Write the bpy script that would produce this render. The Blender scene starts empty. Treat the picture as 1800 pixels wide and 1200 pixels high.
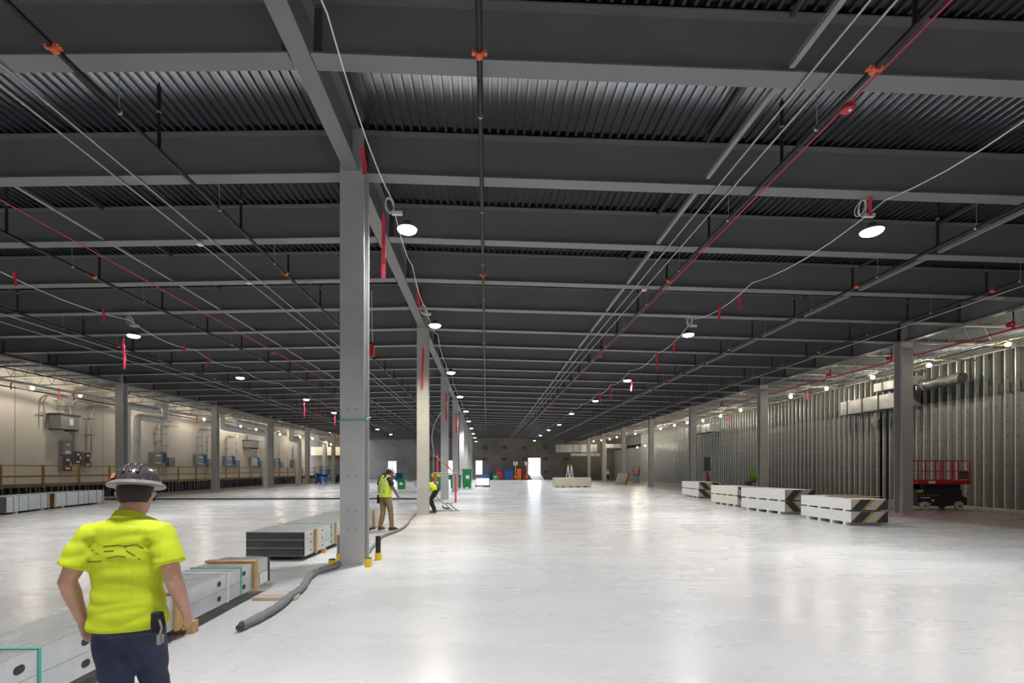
import bpy, math, random
from mathutils import Vector, Matrix
random.seed(7)
SC = bpy.context.scene
COL = SC.collection
PI = math.pi

# ------------------------------------------------------------------ helpers
class MB:
    """collects boxes, bars, tubes and lofts; build() links them as one mesh object"""
    def __init__(s):
        s.v = []; s.f = []; s.m = []
    def add(s, vs, fs, mi=0):
        b = len(s.v); s.v.extend([tuple(p) for p in vs])
        for f in fs:
            s.f.append(tuple(b + i for i in f)); s.m.append(mi)
    def box(s, x0, x1, y0, y1, z0, z1, mi=0):
        vs = [(x0,y0,z0),(x1,y0,z0),(x1,y1,z0),(x0,y1,z0),(x0,y0,z1),(x1,y0,z1),(x1,y1,z1),(x0,y1,z1)]
        s.add(vs, [(3,2,1,0),(4,5,6,7),(0,1,5,4),(1,2,6,5),(2,3,7,6),(3,0,4,7)], mi)
    def cbox(s, c, d, mi=0):
        s.box(c[0]-d[0]/2, c[0]+d[0]/2, c[1]-d[1]/2, c[1]+d[1]/2, c[2]-d[2]/2, c[2]+d[2]/2, mi)
    def bar(s, p, q, w, h, mi=0, up=(0,0,1)):
        p = Vector(p); q = Vector(q); d = (q-p).normalized(); u = Vector(up)
        if abs(d.dot(u)) > .98: u = Vector((1,0,0))
        a = d.cross(u).normalized()*w/2; b = a.cross(d).normalized()*h/2
        vs = [p-a-b, p+a-b, p+a+b, p-a+b, q-a-b, q+a-b, q+a+b, q-a+b]
        s.add(vs, [(3,2,1,0),(4,5,6,7),(0,1,5,4),(1,2,6,5),(2,3,7,6),(3,0,4,7)], mi)
    def rings(s, rings, mi=0, cap=True, closed=False):
        n = len(rings[0]); vs = [p for r in rings for p in r]; fs = []
        R = len(rings)
        for i in range(R if closed else R-1):
            j = (i+1) % R
            for k in range(n):
                fs.append((i*n+k, i*n+(k+1)%n, j*n+(k+1)%n, j*n+k))
        if cap and not closed:
            fs.append(tuple(range(n-1,-1,-1))); fs.append(tuple((R-1)*n+k for k in range(n)))
        s.add(vs, fs, mi)
    def tube(s, pts, r, n=8, mi=0, cap=True):
        pts = [Vector(p) for p in pts]; R = []
        rr = r if isinstance(r, (list, tuple)) else [r]*len(pts)
        ref = None
        for i, p in enumerate(pts):
            a = pts[max(0,i-1)]; b = pts[min(len(pts)-1,i+1)]
            t = (b-a).normalized()
            if ref is None:
                ref = Vector((0,0,1)) if abs(t.z) < .9 else Vector((1,0,0))
            x = ref - t*ref.dot(t)
            if x.length < 1e-4: x = t.orthogonal()
            x.normalize(); ref = x; y = t.cross(x)
            R.append([p + (x*math.cos(2*PI*k/n) + y*math.sin(2*PI*k/n))*rr[i] for k in range(n)])
        s.rings(R, mi, cap)
    def lathe(s, prof, c=(0,0,0), n=16, mi=0, axis='z', cap=True):
        R = []
        for r, h in prof:
            ring = []
            for k in range(n):
                a = 2*PI*k/n; x = r*math.cos(a); y = r*math.sin(a)
                q = (x,y,h) if axis == 'z' else ((h,x,y) if axis == 'x' else (y,h,x))
                ring.append((c[0]+q[0], c[1]+q[1], c[2]+q[2]))
            R.append(ring)
        s.rings(R, mi, cap)
    def prism(s, poly, y0, y1, axis='y', mi=0):
        """extrude a 2D polygon; axis y: (x,z); axis x: (y,z); axis z: (x,y)"""
        def q(a, b, t):
            return (a,t,b) if axis == 'y' else ((t,a,b) if axis == 'x' else (a,b,t))
        n = len(poly)
        vs = [q(a,b,y0) for a,b in poly] + [q(a,b,y1) for a,b in poly]
        fs = [(i,(i+1)%n,n+(i+1)%n,n+i) for i in range(n)]
        fs += [tuple(range(n-1,-1,-1)), tuple(range(n,2*n))]
        s.add(vs, fs, mi)
    def ell(s, secs, n=16, mi=0, cap=True):
        """loft of ellipses (cx,cy,cz,rx,ry) lying flat"""
        s.rings([[(cx+rx*math.cos(2*PI*k/n), cy+ry*math.sin(2*PI*k/n), cz) for k in range(n)]
                 for cx,cy,cz,rx,ry in secs], mi, cap)
    def mesh(s, name):
        me = bpy.data.meshes.new(name); me.from_pydata(s.v, [], s.f)
        for p, i in zip(me.polygons, s.m): p.material_index = i
        me.validate(); me.update()
        return me
    def build(s, name, mats, parent=None, smooth=False, bevel=0):
        me = s.mesh(name)
        for m in (mats if isinstance(mats, (list, tuple)) else [mats]): me.materials.append(m)
        fix_normals(me)
        if smooth: shade(me, smooth)
        o = bpy.data.objects.new(name, me); COL.objects.link(o)
        if parent is not None: o.parent = parent
        if bevel:
            b = o.modifiers.new('bevel', 'BEVEL'); b.width = bevel; b.segments = 2; b.limit_method = 'ANGLE'
        return o

import bmesh
def fix_normals(me):
    bm = bmesh.new(); bm.from_mesh(me)
    bmesh.ops.recalc_face_normals(bm, faces=bm.faces)
    bm.to_mesh(me); bm.free()
def shade(me, ang):
    for p in me.polygons: p.use_smooth = True
    a = math.radians(40 if ang is True else ang)
    bm = bmesh.new(); bm.from_mesh(me)
    for e in bm.edges:
        if len(e.link_faces) == 2 and e.calc_face_angle(0) > a: e.smooth = False
    bm.to_mesh(me); bm.free()

def tag(o, label, cat, group=None, kind='thing'):
    o['label'] = label; o['category'] = cat; o['kind'] = kind
    if group: o['group'] = group
    return o
def struct(o, label=None):
    o['kind'] = 'structure'
    if label: o['label'] = label
    return o
def thing(name, label, cat, loc=(0,0,0), rz=0, group=None, kind='thing'):
    o = bpy.data.objects.new(name, None); COL.objects.link(o)
    o.location = loc; o.rotation_euler = (0,0,rz); o.empty_display_size = .1
    return tag(o, label, cat, group, kind)
def link_copy(o, parent=None, loc=None):
    c = o.copy(); COL.objects.link(c)
    if parent is not None: c.parent = parent
    if loc is not None: c.location = loc
    return c
def dup(root, loc=None, rz=None, label=None, group=None):
    c = root.copy(); COL.objects.link(c)
    if loc is not None: c.location = loc
    if rz is not None: c.rotation_euler = (0,0,rz)
    if label: c['label'] = label
    if group: c['group'] = group
    for ch in root.children:
        d = ch.copy(); COL.objects.link(d); d.parent = c
        for g in ch.children:
            e = g.copy(); COL.objects.link(e); e.parent = d
    return c
ORD = ['first','second','third','fourth','fifth','sixth','seventh','eighth','ninth','tenth','eleventh','twelfth',
       'thirteenth','fourteenth','fifteenth','sixteenth','seventeenth','eighteenth','nineteenth','twentieth']
TENS = {2:'twenty',3:'thirty',4:'forty',5:'fifty',6:'sixty',7:'seventy',8:'eighty',9:'ninety'}
def nth(k):
    if k <= 20: return ORD[k-1]
    t, u = divmod(k, 10)
    if u == 0: return TENS[t][:-1] + 'ieth'
    return TENS[t] + '-' + ORD[u-1]

# ------------------------------------------------------------------ materials
def newmat(name):
    m = bpy.data.materials.new(name); m.use_nodes = True
    nt = m.node_tree; nt.nodes.clear()
    out = nt.nodes.new('ShaderNodeOutputMaterial'); b = nt.nodes.new('ShaderNodeBsdfPrincipled')
    nt.links.new(b.outputs[0], out.inputs[0])
    return m, nt, b
def mat(name, c, rough=.5, metal=0., var=.12, scale=6., bump=0., spec=.5, coord='Object', rvar=.0, stretch=None, emit=0, transmission=0):
    m, nt, b = newmat(name)
    N = nt.nodes.new; L = nt.links.new
    b.inputs['Roughness'].default_value = rough; b.inputs['Metallic'].default_value = metal
    b.inputs['Specular IOR Level'].default_value = spec
    tc = N('ShaderNodeTexCoord'); src = tc.outputs[coord]
    if stretch:
        mp = N('ShaderNodeMapping'); mp.inputs['Scale'].default_value = stretch; L(src, mp.inputs[0]); src = mp.outputs[0]
    nz = N('ShaderNodeTexNoise'); nz.inputs['Scale'].default_value = scale; nz.inputs['Detail'].default_value = 5
    nz.inputs['Roughness'].default_value = .6
    L(src, nz.inputs['Vector'])
    rp = N('ShaderNodeValToRGB'); e = rp.color_ramp.elements
    e[0].position = .3; e[1].position = .7
    e[0].color = (*[x*(1-var) for x in c], 1); e[1].color = (*[min(1,x*(1+var)) for x in c], 1)
    L(nz.outputs[0], rp.inputs[0]); L(rp.outputs[0], b.inputs['Base Color'])
    if rvar:
        mr = N('ShaderNodeMapRange'); mr.inputs[1].default_value = .3; mr.inputs[2].default_value = .7
        mr.inputs[3].default_value = rough-rvar; mr.inputs[4].default_value = rough+rvar
        L(nz.outputs[0], mr.inputs[0]); L(mr.outputs[0], b.inputs['Roughness'])
    if bump:
        bp = N('ShaderNodeBump'); bp.inputs['Strength'].default_value = bump; bp.inputs['Distance'].default_value = .02
        L(nz.outputs[0], bp.inputs['Height']); L(bp.outputs[0], b.inputs['Normal'])
    if emit:
        b.inputs['Emission Color'].default_value = (*c, 1); b.inputs['Emission Strength'].default_value = emit
    if transmission: b.inputs['Transmission Weight'].default_value = transmission
    return m
def emitter(name, c, s):
    m = bpy.data.materials.new(name); m.use_nodes = True; nt = m.node_tree; nt.nodes.clear()
    out = nt.nodes.new('ShaderNodeOutputMaterial'); e = nt.nodes.new('ShaderNodeEmission')
    e.inputs[0].default_value = (*c, 1); e.inputs[1].default_value = s
    nt.links.new(e.outputs[0], out.inputs[0])
    return m

M = {}
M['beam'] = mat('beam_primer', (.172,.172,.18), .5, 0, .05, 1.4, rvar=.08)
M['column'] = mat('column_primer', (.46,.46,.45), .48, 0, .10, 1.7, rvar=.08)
M['deck'] = mat('galvanised_deck', (.38,.40,.43), .25, 1.0, .07, 1.6, rvar=.0, stretch=(1,.2,1))
M['galv'] = mat('galvanised_sheet', (.52,.54,.55), .30, .8, .18, 5, rvar=.08)
M['stud'] = mat('galvanised_stud', (.66,.68,.68), .36, .45, .08, 3)
M['studside'] = mat('galvanised_stud_packed', (.60,.62,.63), .34, .55, .10, 6, rvar=.06)
M['black'] = mat('black_paint', (.018,.018,.02), .4, 0, .2, 8)
M['pipeblack'] = mat('black_steel_pipe', (.014,.0135,.014), .42, 0, .3, 9, spec=.3)
M['orange'] = mat('orange_coupling', (.62,.10,.03), .45, 0, .15, 20)
M['conduit'] = mat('conduit_steel', (.46,.46,.46), .35, .6, .1, 12)
M['redpipe'] = mat('red_conduit', (.50,.03,.06), .4, 0, .12, 10)
M['red'] = mat('red_paint', (.48,.02,.03), .4, 0, .12, 8)
M['tape'] = mat('red_barrier_tape', (.75,.05,.09), .45, 0, .12, 14)
M['white'] = mat('white_cord', (.70,.69,.67), .5, 0, .05, 10)
M['offwhite'] = mat('white_insulation', (.72,.71,.69), .55, 0, .06, 4, bump=.05)
M['yellowcord'] = mat('yellow_cord', (.62,.42,.04), .5, 0, .1, 10)
M['tan'] = mat('tan_precast_panel', (.70,.655,.60), .8, 0, .06, .6, coord='Object', bump=.03)
M['brown'] = mat('brown_concrete_wall', (.20,.175,.15), .8, 0, .30, .35, bump=.05)
M['darkwall'] = mat('dark_platform_face', (.018,.018,.02), .7, 0, .2, 3)
M['grey'] = mat('grey_enclosure', (.26,.27,.27), .45, 0, .06, 6)
M['darkgrey'] = mat('dark_grey_enclosure', (.07,.07,.075), .45, 0, .08, 6)
M['blue'] = mat('blue_enclosure', (.02,.09,.32), .4, 0, .12, 6)
M['skyblue'] = mat('pale_blue_door', (.22,.34,.48), .35, 0, .08, 6)
M['liftblue'] = mat('lift_blue', (.02,.13,.42), .4, 0, .12, 5)
M['yellow'] = mat('safety_yellow', (.80,.55,.02), .5, 0, .06, 12)
M['railwood'] = mat('rail_timber', (.45,.32,.10), .65, 0, .15, 5, stretch=(3,3,1))
M['railtan'] = mat('ochre_toe_board', (.36,.29,.18), .75, 0, .12, 3)
M['paleblue'] = mat('bright_pale_blue_door', (.62,.74,.82), .3, 0, .05, 6)
M['wood'] = mat('pale_timber', (.50,.30,.12), .65, 0, .25, 7, stretch=(1,1,.3))
M['paleboard'] = mat('weathered_plank', (.50,.40,.30), .7, 0, .15, 7, stretch=(.3,4,1))
M['green'] = mat('green_plastic', (.01,.25,.09), .4, 0, .12, 5)
M['limegreen'] = mat('lime_cloth', (.16,.42,.05), .7, 0, .2, 8)
M['strap'] = mat('green_strapping', (.05,.42,.30), .4, 0, .06, 10)
M['drywall'] = mat('white_gypsum_edge', (.76,.75,.73), .7, 0, .04, 6)
M['drycream'] = mat('cream_gypsum_edge', (.76,.72,.62), .7, 0, .04, 6)
M['cream'] = mat('cream_board', (.60,.54,.42), .7, 0, .06, 4)
M['paperwhite'] = mat('white_paper', (.82,.82,.80), .6, 0, .03, 10)
M['hivis'] = mat('hi_vis_fabric', (.62,.76,.015), .75, 0, .06, 9, bump=.25)
M['hivisnear'] = mat('hi_vis_shirt_fabric', (.52,.60,.012), .8, 0, .09, 5, bump=.35)
M['reflect'] = mat('reflective_band', (.55,.56,.56), .35, .2, .05, 10)
M['jeans'] = mat('navy_denim', (.018,.024,.055), .8, 0, .25, 16, bump=.2)
M['bluejeans'] = mat('blue_denim', (.025,.05,.16), .8, 0, .2, 10, bump=.2)
M['navy'] = mat('navy_shirt', (.012,.018,.06), .8, 0, .15, 10)
M['khaki'] = mat('khaki_cotton', (.27,.19,.11), .8, 0, .12, 12, bump=.2)
M['blackcloth'] = mat('black_cloth', (.012,.012,.014), .85, 0, .2, 10)
M['skin'] = mat('skin_tan', (.50,.27,.19), .55, 0, .08, 12)
M['skindark'] = mat('skin_brown', (.22,.11,.07), .55, 0, .08, 12)
M['hair'] = mat('dark_hair', (.02,.013,.01), .7, 0, .3, 40, bump=.4)
M['boot'] = mat('brown_leather', (.06,.035,.02), .6, 0, .2, 15)
M['hatwhite'] = mat('white_hard_hat', (.66,.67,.70), .3, 0, .04, 6)
M['hatdark'] = mat('charcoal_hard_hat', (.055,.048,.048), .25, 0, .12, 6)
M['hatbrim'] = mat('scuffed_hat_brim', (.20,.175,.175), .35, 0, .25, 10)
M['sticker_o'] = mat('orange_sticker', (.75,.24,.08), .4, 0, .05, 9)
M['sticker_g'] = mat('green_sticker', (.10,.40,.16), .4, 0, .05, 9)
M['print'] = mat('dark_green_print', (.10,.13,.02), .8, 0, .1, 9)
M['foam'] = mat('grey_foam_sleeve', (.20,.20,.205), .85, 0, .12, 12, bump=.4)
M['rubber'] = mat('black_rubber', (.02,.02,.022), .6, 0, .15, 10)
M['tyre'] = mat('cream_tyre', (.56,.50,.40), .6, 0, .08, 8)
M['pink'] = mat('magenta_marking_paint', (.72,.02,.20), .6, 0, .1, 6)
M['backer'] = mat('grey_board_back', (.30,.30,.29), .75, 0, .10, 1.1)
M['greenboard'] = mat('green_sheathing', (.13,.155,.12), .75, 0, .12, 1.5)
M['duct'] = mat('duct_sheet', (.50,.51,.50), .38, .6, .15, 2.5, rvar=.08)
M['darkflex'] = mat('dark_flex_duct', (.16,.16,.16), .4, .5, .4, 6, bump=.5)
M['joist'] = mat('joist_primer', (.24,.23,.215), .6, 0, .1, 2)
M['orangeplastic'] = mat('orange_plastic', (.80,.17,.03), .45, 0, .08, 8)
M['maroon'] = mat('maroon_panel', (.18,.03,.025), .6, 0, .12, 5)
M['halide'] = mat('white_lamp_head', (.80,.78,.66), .4, 0, .03, 8)
M['eye'] = mat('eye_white', (.7,.68,.65), .3, 0, .02, 8)
M['tool'] = mat('worn_metal', (.30,.28,.25), .4, .6, .2, 20)
M['lime'] = mat('lime_label', (.45,.62,.03), .5, 0, .05, 10)
LAMP_S = 14.; BULB_S = 300.; SPOT_W = 1300.
M['led'] = emitter('led_lens', (1.0,.985,.96), LAMP_S)
M['ledwarm'] = emitter('warm_led_lens', (1.0,.86,.66), LAMP_S*.8)
M['bulb'] = emitter('warm_bulb', (1.0,.89,.70), BULB_S)

def floor_material():
    m, nt, b = newmat('polished_concrete'); N = nt.nodes.new; L = nt.links.new
    tc = N('ShaderNodeTexCoord')
    def noise(scale, detail, sc=(1,1,1), dist=0):
        mp = N('ShaderNodeMapping'); mp.inputs['Scale'].default_value = sc; L(tc.outputs['Object'], mp.inputs[0])
        n = N('ShaderNodeTexNoise'); n.inputs['Scale'].default_value = scale; n.inputs['Detail'].default_value = detail
        n.inputs['Distortion'].default_value = dist*.3; n.inputs['Roughness'].default_value = .62; L(mp.outputs[0], n.inputs['Vector']); return n
    a = noise(.22, 6, (1,1.4,1), .6); c = noise(1.3, 4, (.35,1,1), .2); d = noise(9, 6)
    r1 = N('ShaderNodeValToRGB'); e = r1.color_ramp.elements
    e[0].position = .25; e[0].color = (.60,.605,.61,1); e[1].position = .75; e[1].color = (.665,.66,.65,1)
    L(a.outputs[0], r1.inputs[0])
    r2 = N('ShaderNodeValToRGB'); e = r2.color_ramp.elements
    e[0].position = .15; e[0].color = (.86,.86,.87,1); e[1].position = .85; e[1].color = (1,1,1,1)
    L(c.outputs[0], r2.inputs[0])
    mx = N('ShaderNodeMix'); mx.data_type = 'RGBA'; mx.blend_type = 'MULTIPLY'; mx.inputs[0].default_value = .6
    L(r1.outputs[0], mx.inputs[6]); L(r2.outputs[0], mx.inputs[7])
    r3 = N('ShaderNodeValToRGB'); e = r3.color_ramp.elements
    e[0].position = .36; e[0].color = (.95,.95,.95,1); e[1].position = .6; e[1].color = (1,1,1,1)
    L(d.outputs[0], r3.inputs[0])
    m2 = N('ShaderNodeMix'); m2.data_type = 'RGBA'; m2.blend_type = 'MULTIPLY'; m2.inputs[0].default_value = .5
    L(mx.outputs[2], m2.inputs[6]); L(r3.outputs[0], m2.inputs[7])
    # saw cut joints every 4.68 m both ways
    sx = N('ShaderNodeSeparateXYZ'); L(tc.outputs['Object'], sx.inputs[0])
    def joint(o, off):
        ad = N('ShaderNodeMath'); ad.operation = 'ADD'; ad.inputs[1].default_value = off; L(o, ad.inputs[0])
        md = N('ShaderNodeMath'); md.operation = 'PINGPONG'; md.inputs[1].default_value = 2.34; L(ad.outputs[0], md.inputs[0])
        lt = N('ShaderNodeMath'); lt.operation = 'LESS_THAN'; lt.inputs[1].default_value = .004; L(md.outputs[0], lt.inputs[0]); return lt
    jx = joint(sx.outputs[0], 2.35+46.8); jy = joint(sx.outputs[1], 2.0+46.8)
    mxj = N('ShaderNodeMath'); mxj.operation = 'MAXIMUM'; L(jx.outputs[0], mxj.inputs[0]); L(jy.outputs[0], mxj.inputs[1])
    mj = N('ShaderNodeMath'); mj.operation = 'MULTIPLY'; mj.inputs[1].default_value = .35; L(mxj.outputs[0], mj.inputs[0])
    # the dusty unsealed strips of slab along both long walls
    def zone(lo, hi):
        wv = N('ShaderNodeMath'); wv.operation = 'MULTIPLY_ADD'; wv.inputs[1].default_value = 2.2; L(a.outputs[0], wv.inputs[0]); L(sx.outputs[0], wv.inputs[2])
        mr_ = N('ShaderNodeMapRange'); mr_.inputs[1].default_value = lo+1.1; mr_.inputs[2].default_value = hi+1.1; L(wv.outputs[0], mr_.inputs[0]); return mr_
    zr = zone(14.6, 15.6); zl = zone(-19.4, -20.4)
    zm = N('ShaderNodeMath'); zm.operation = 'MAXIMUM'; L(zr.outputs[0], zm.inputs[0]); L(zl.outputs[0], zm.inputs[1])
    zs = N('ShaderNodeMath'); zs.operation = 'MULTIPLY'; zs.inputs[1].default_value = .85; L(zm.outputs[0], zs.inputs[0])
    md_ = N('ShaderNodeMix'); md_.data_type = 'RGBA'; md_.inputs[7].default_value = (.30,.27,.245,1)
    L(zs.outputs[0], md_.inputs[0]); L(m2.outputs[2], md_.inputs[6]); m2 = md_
    m3 = N('ShaderNodeMix'); m3.data_type = 'RGBA'; m3.inputs[7].default_value = (.3,.29,.28,1)
    L(mj.outputs[0], m3.inputs[0]); L(m2.outputs[2], m3.inputs[6]); L(m3.outputs[2], b.inputs['Base Color'])
    mr = N('ShaderNodeMapRange'); mr.inputs[1].default_value = .3; mr.inputs[2].default_value = .7
    mr.inputs[3].default_value = .22; mr.inputs[4].default_value = .33
    L(c.outputs[0], mr.inputs[0]); L(mr.outputs[0], b.inputs['Roughness'])
    b.inputs['Specular IOR Level'].default_value = .5
    bp = N('ShaderNodeBump'); bp.inputs['Strength'].default_value = .04; bp.inputs['Distance'].default_value = .01
    L(d.outputs[0], bp.inputs['Height']); L(bp.outputs[0], b.inputs['Normal'])
    return m
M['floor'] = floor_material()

def board_end(name, sgn, dark_first):
    """printed end tape of gypsum boards: diagonal dark / yellow / pale stripes across thin sheet lines"""
    m, nt, b = newmat(name); N = nt.nodes.new; L = nt.links.new
    tc = N('ShaderNodeTexCoord'); sx = N('ShaderNodeSeparateXYZ'); L(tc.outputs['Object'], sx.inputs[0])
    def math_(op, a, v=None, w=None):
        n = N('ShaderNodeMath'); n.operation = op
        for i, q in enumerate((a, v, w)):
            if q is None: continue
            if isinstance(q, (int, float)): n.inputs[i].default_value = q
            else: L(q, n.inputs[i])
        return n.outputs[0]
    u = math_('MULTIPLY_ADD', sx.outputs[2], sgn*.95, sx.outputs[0])
    u = math_('MULTIPLY', u, 1/.72); u = math_('ADD', u, 10 + (.0 if dark_first else .5)); u = math_('FRACT', u)
    r = N('ShaderNodeValToRGB'); r.color_ramp.interpolation = 'CONSTANT'; e = r.color_ramp.elements
    e[0].position = 0; e[0].color = (.045,.042,.045,1); e[1].position = .44; e[1].color = (.62,.43,.05,1)
    for p, c in ((.50,(.03,.03,.03)),(.53,(.62,.43,.05)),(.56,(.52,.50,.49)),(.94,(.62,.43,.05))):
        x = e.new(p); x.color = (*c, 1)
    L(u, r.inputs[0])
    z = math_('MULTIPLY', sx.outputs[2], 1/.0325); z = math_('FRACT', z); z = math_('LESS_THAN', z, .22)
    mx = N('ShaderNodeMix'); mx.data_type = 'RGBA'; mx.blend_type = 'MULTIPLY'; mx.inputs[7].default_value = (.35,.34,.33,1)
    L(z, mx.inputs[0]); L(r.outputs[0], mx.inputs[6]); L(mx.outputs[2], b.inputs['Base Color']); b.inputs['Roughness'].default_value = .65
    return m
M['end_up'] = board_end('board_end_rising', -1, True)
M['end_down'] = board_end('board_end_falling', 1, False)

# ------------------------------------------------------------------ the building's grid (metres; the aisle runs along +Y)
ROW_C, ROW_R, ROW_L = -2.35, 15.80, -20.40
WALL_R, WALL_L = 21.25, -25.2
Y_BACK, Y_FRONT = 81.0, -14.0
COL_Y = [8.69 + 9.36*k for k in range(-2, 8)]
BEAM_Y = [8.69 + 2.34*k - (.12 if k in (-1,-2,-3) else 0) for k in range(-9, 31)]
SLOPE = .024
def zb(x): return 6.885 - SLOPE*abs(x - ROW_C)       # underside of beams at x
def zd(x): return zb(x) + .775                       # underside of the deck
# ------------------------------------------------------------------ shell
def shell():
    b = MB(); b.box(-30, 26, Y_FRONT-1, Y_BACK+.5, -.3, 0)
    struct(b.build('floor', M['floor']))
    # corrugated roof deck: ribs run along Y, falling to both sides of the centre row
    prof = []
    p = .1524; n0 = int((WALL_L-1-ROW_C)/p)-1; n1 = int((WALL_R+1-ROW_C)/p)+1
    for k in range(n0, n1):
        x = ROW_C + k*p
        for dx, dz in ((0,.042),(.088,.042),(.098,0),(.142,0)):
            prof.append((x+dx, zd(x)+dz))
    vs = [(x,Y_FRONT,z) for x,z in prof] + [(x,Y_BACK,z) for x,z in prof]
    n = len(prof); b = MB(); b.add(vs, [(i,i+1,n+i+1,n+i) for i in range(n-1)])
    # insulation slab closing the deck from above
    top = [(WALL_L-1.2, zd(WALL_L)+.06), (ROW_C, zd(ROW_C)+.08), (WALL_R+1.2, zd(WALL_R)+.06)]
    vs = []
    for x, z in top:
        for y in (Y_FRONT-.3, Y_BACK+.3): vs += [(x,y,z),(x,y,z+.3)]
    b.add(vs, [(0,2,6,4),(1,5,7,3),(0,1,3,2),(4,6,7,5),(0,4,5,1),(2,3,7,6),(4,6,10,8),(5,9,11,7),(8,10,11,9),(4,8,9,5),(6,7,11,10)], 1)
    struct(b.build('ceiling', [M['deck'], M['darkgrey']]))
    # walls
    H = 7.9
    b = MB(); b.box(WALL_L-.3, WALL_L, Y_FRONT, 68.6, 0, zd(WALL_L)-.01)
    for y in (20.4, 26.3, 32.2, 38.1, 44.0, 49.9, 55.8, 61.7):       # panel joints
        b.box(WALL_L-.01, WALL_L+.004, y-.012, y+.012, .8, zd(WALL_L)-.02, 1)
    struct(b.build('wall_left', [M['tan'], M['darkgrey']]))
    b = MB(); b.box(-30, 26, Y_FRONT-.3, Y_FRONT, 0, H); struct(b.build('wall_front', M['brown']))
    # rear wall with its openings
    ops = [(7.07,9.08,.80,3.58), (-1.80,-.65,.81,3.19), (-6.46,-5.50,.81,3.19), (-16.4,-15.0,.81,3.10)]
    ops.sort(); b = MB(); x = -30
    for x0,x1,z0,z1 in ops:
        b.box(x, x0, Y_BACK, Y_BACK+.3, 0, H)
        b.box(x0, x1, Y_BACK, Y_BACK+.3, 0, z0); b.box(x0, x1, Y_BACK, Y_BACK+.3, z1, H); x = x1
    b.box(x, 26, Y_BACK, Y_BACK+.3, 0, H)
    struct(b.build('wall_back', M['brown']))
    for i, (x0,x1,z0,z1) in enumerate(ops):
        if i == 3: continue
        b = MB(); y = Y_BACK+.12; t = .05
        b.box(x0, x1, y, y+.08, z0, z0+t); b.box(x0, x1, y, y+.08, z1-t, z1)
        b.box(x0, x0+t, y, y+.08, z0+t, z1-t); b.box(x1-t, x1, y, y+.08, z0+t, z1-t)
        if i == 0: b.box(x0+.62, x0+.74, y, y+.08, z0+t, z1-t)
        w = struct(b.build('window_%d' % (i+1), M['darkgrey']))
        g = MB(); g.box(x0+t, x1-t, y+.035, y+.042, z0+t, z1-t); g.build('pane', M['glass'], w)
    x0,x1,z0,z1 = ops[3]
    b = MB(); y = Y_BACK-.02; t = .09
    b.box(x0-t, x0, y, Y_BACK+.02, z0, z1+t); b.box(x1, x1+t, y, Y_BACK+.02, z0, z1+t); b.box(x0, x1, y, Y_BACK+.02, z1, z1+t)
    struct(b.build('door_1', M['darkgrey']))
    # ground outside the doorway
    b = MB(); b.box(-32, 30, Y_BACK+.31, Y_BACK+40, .55, .78); struct(b.build('ground', M['paleground']))
    # rear corner partition, tan end return, and outer closing walls
    b = MB(); b.box(-30, -20.7, 70.2, 70.4, 0, zd(-24)-.1); struct(b.build('wall_corner', M['maroonwall']))
    b = MB(); b.box(WALL_R+.30, WALL_R+.42, Y_FRONT, 25.5, 0, 4.85); b.box(WALL_R+.30, WALL_R+.42, 26.5, Y_BACK, 0, 4.85)
    b.box(WALL_R+.30, WALL_R+.42, Y_FRONT, Y_BACK, 5.25, 7.0, 1)
    b.box(WALL_R+.9, WALL_R+1.0, Y_FRONT, Y_BACK, 0, zd(WALL_R+1)-.02, 2)
    w = struct(b.build('wall_right', [M['backer'], M['greenboard'], M['darkgrey']]))
    # the stud framing: studs are parts of the right wall, the far tail is one piece
    def stud(y):
        s = MB(); x0 = WALL_R-.0; d = .15; f = .045; z1 = 6.62
        s.box(x0, x0+d, y-.002, y+.002, .012, z1)
        s.box(x0-.003, x0, y-.002, y+f, .012, z1); s.box(x0+d, x0+d+.003, y-.002, y+f, .012, z1)
        s.box(x0, x0+.003, y+f-.003, y+f, .012, z1)
        for k in range(9):                                # punched service holes read as dark slots
            z = .55 + k*.61
            s.box(x0+.06, x0+.09, y-.004, y-.0022, z, z+.07, 1)
        return s
    proto = stud(0).build('wall_stud', [M['stud'], M['darkgrey']], w)
    proto.location = (0, 16.2, 0)
    rng = random.Random(3)
    for k in range(1, 100):
        c = link_copy(proto, w, (rng.uniform(-.012,.012), 16.2 + .405*k + rng.uniform(-.02,.02), 0))
    s = MB()
    ks = [y for y in [16.2-.405*j for j in range(1, 14)]] + [16.2+.405*j for j in range(100, 124)]
    for y in ks:
        s.box(WALL_R, WALL_R+.15, y-.002, y+.002, .012, 6.62); s.box(WALL_R-.003, WALL_R, y, y+.045, .012, 6.62)
    o = s.build('wall_stud_tail', M['stud'], w); o['kind'] = 'stuff'
    y0, y1 = 10.9, 66.2
    for nm, z in (('bottom_track', 0.0), ('top_track', 6.62)):
        s = MB(); s.box(WALL_R-.008, WALL_R+.16, y0, y1, z, z+.012); s.box(WALL_R-.010, WALL_R-.006, y0, y1, z+.012 if z == 0 else z-.06, z+.07 if z == 0 else z)
        s.build(nm, M['stud'], w)
    s = MB(); s.box(WALL_R+.16, WALL_R+.28, y0, y1, 4.86, 5.22); s.build('header_box', M['darkgrey'], w)

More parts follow.
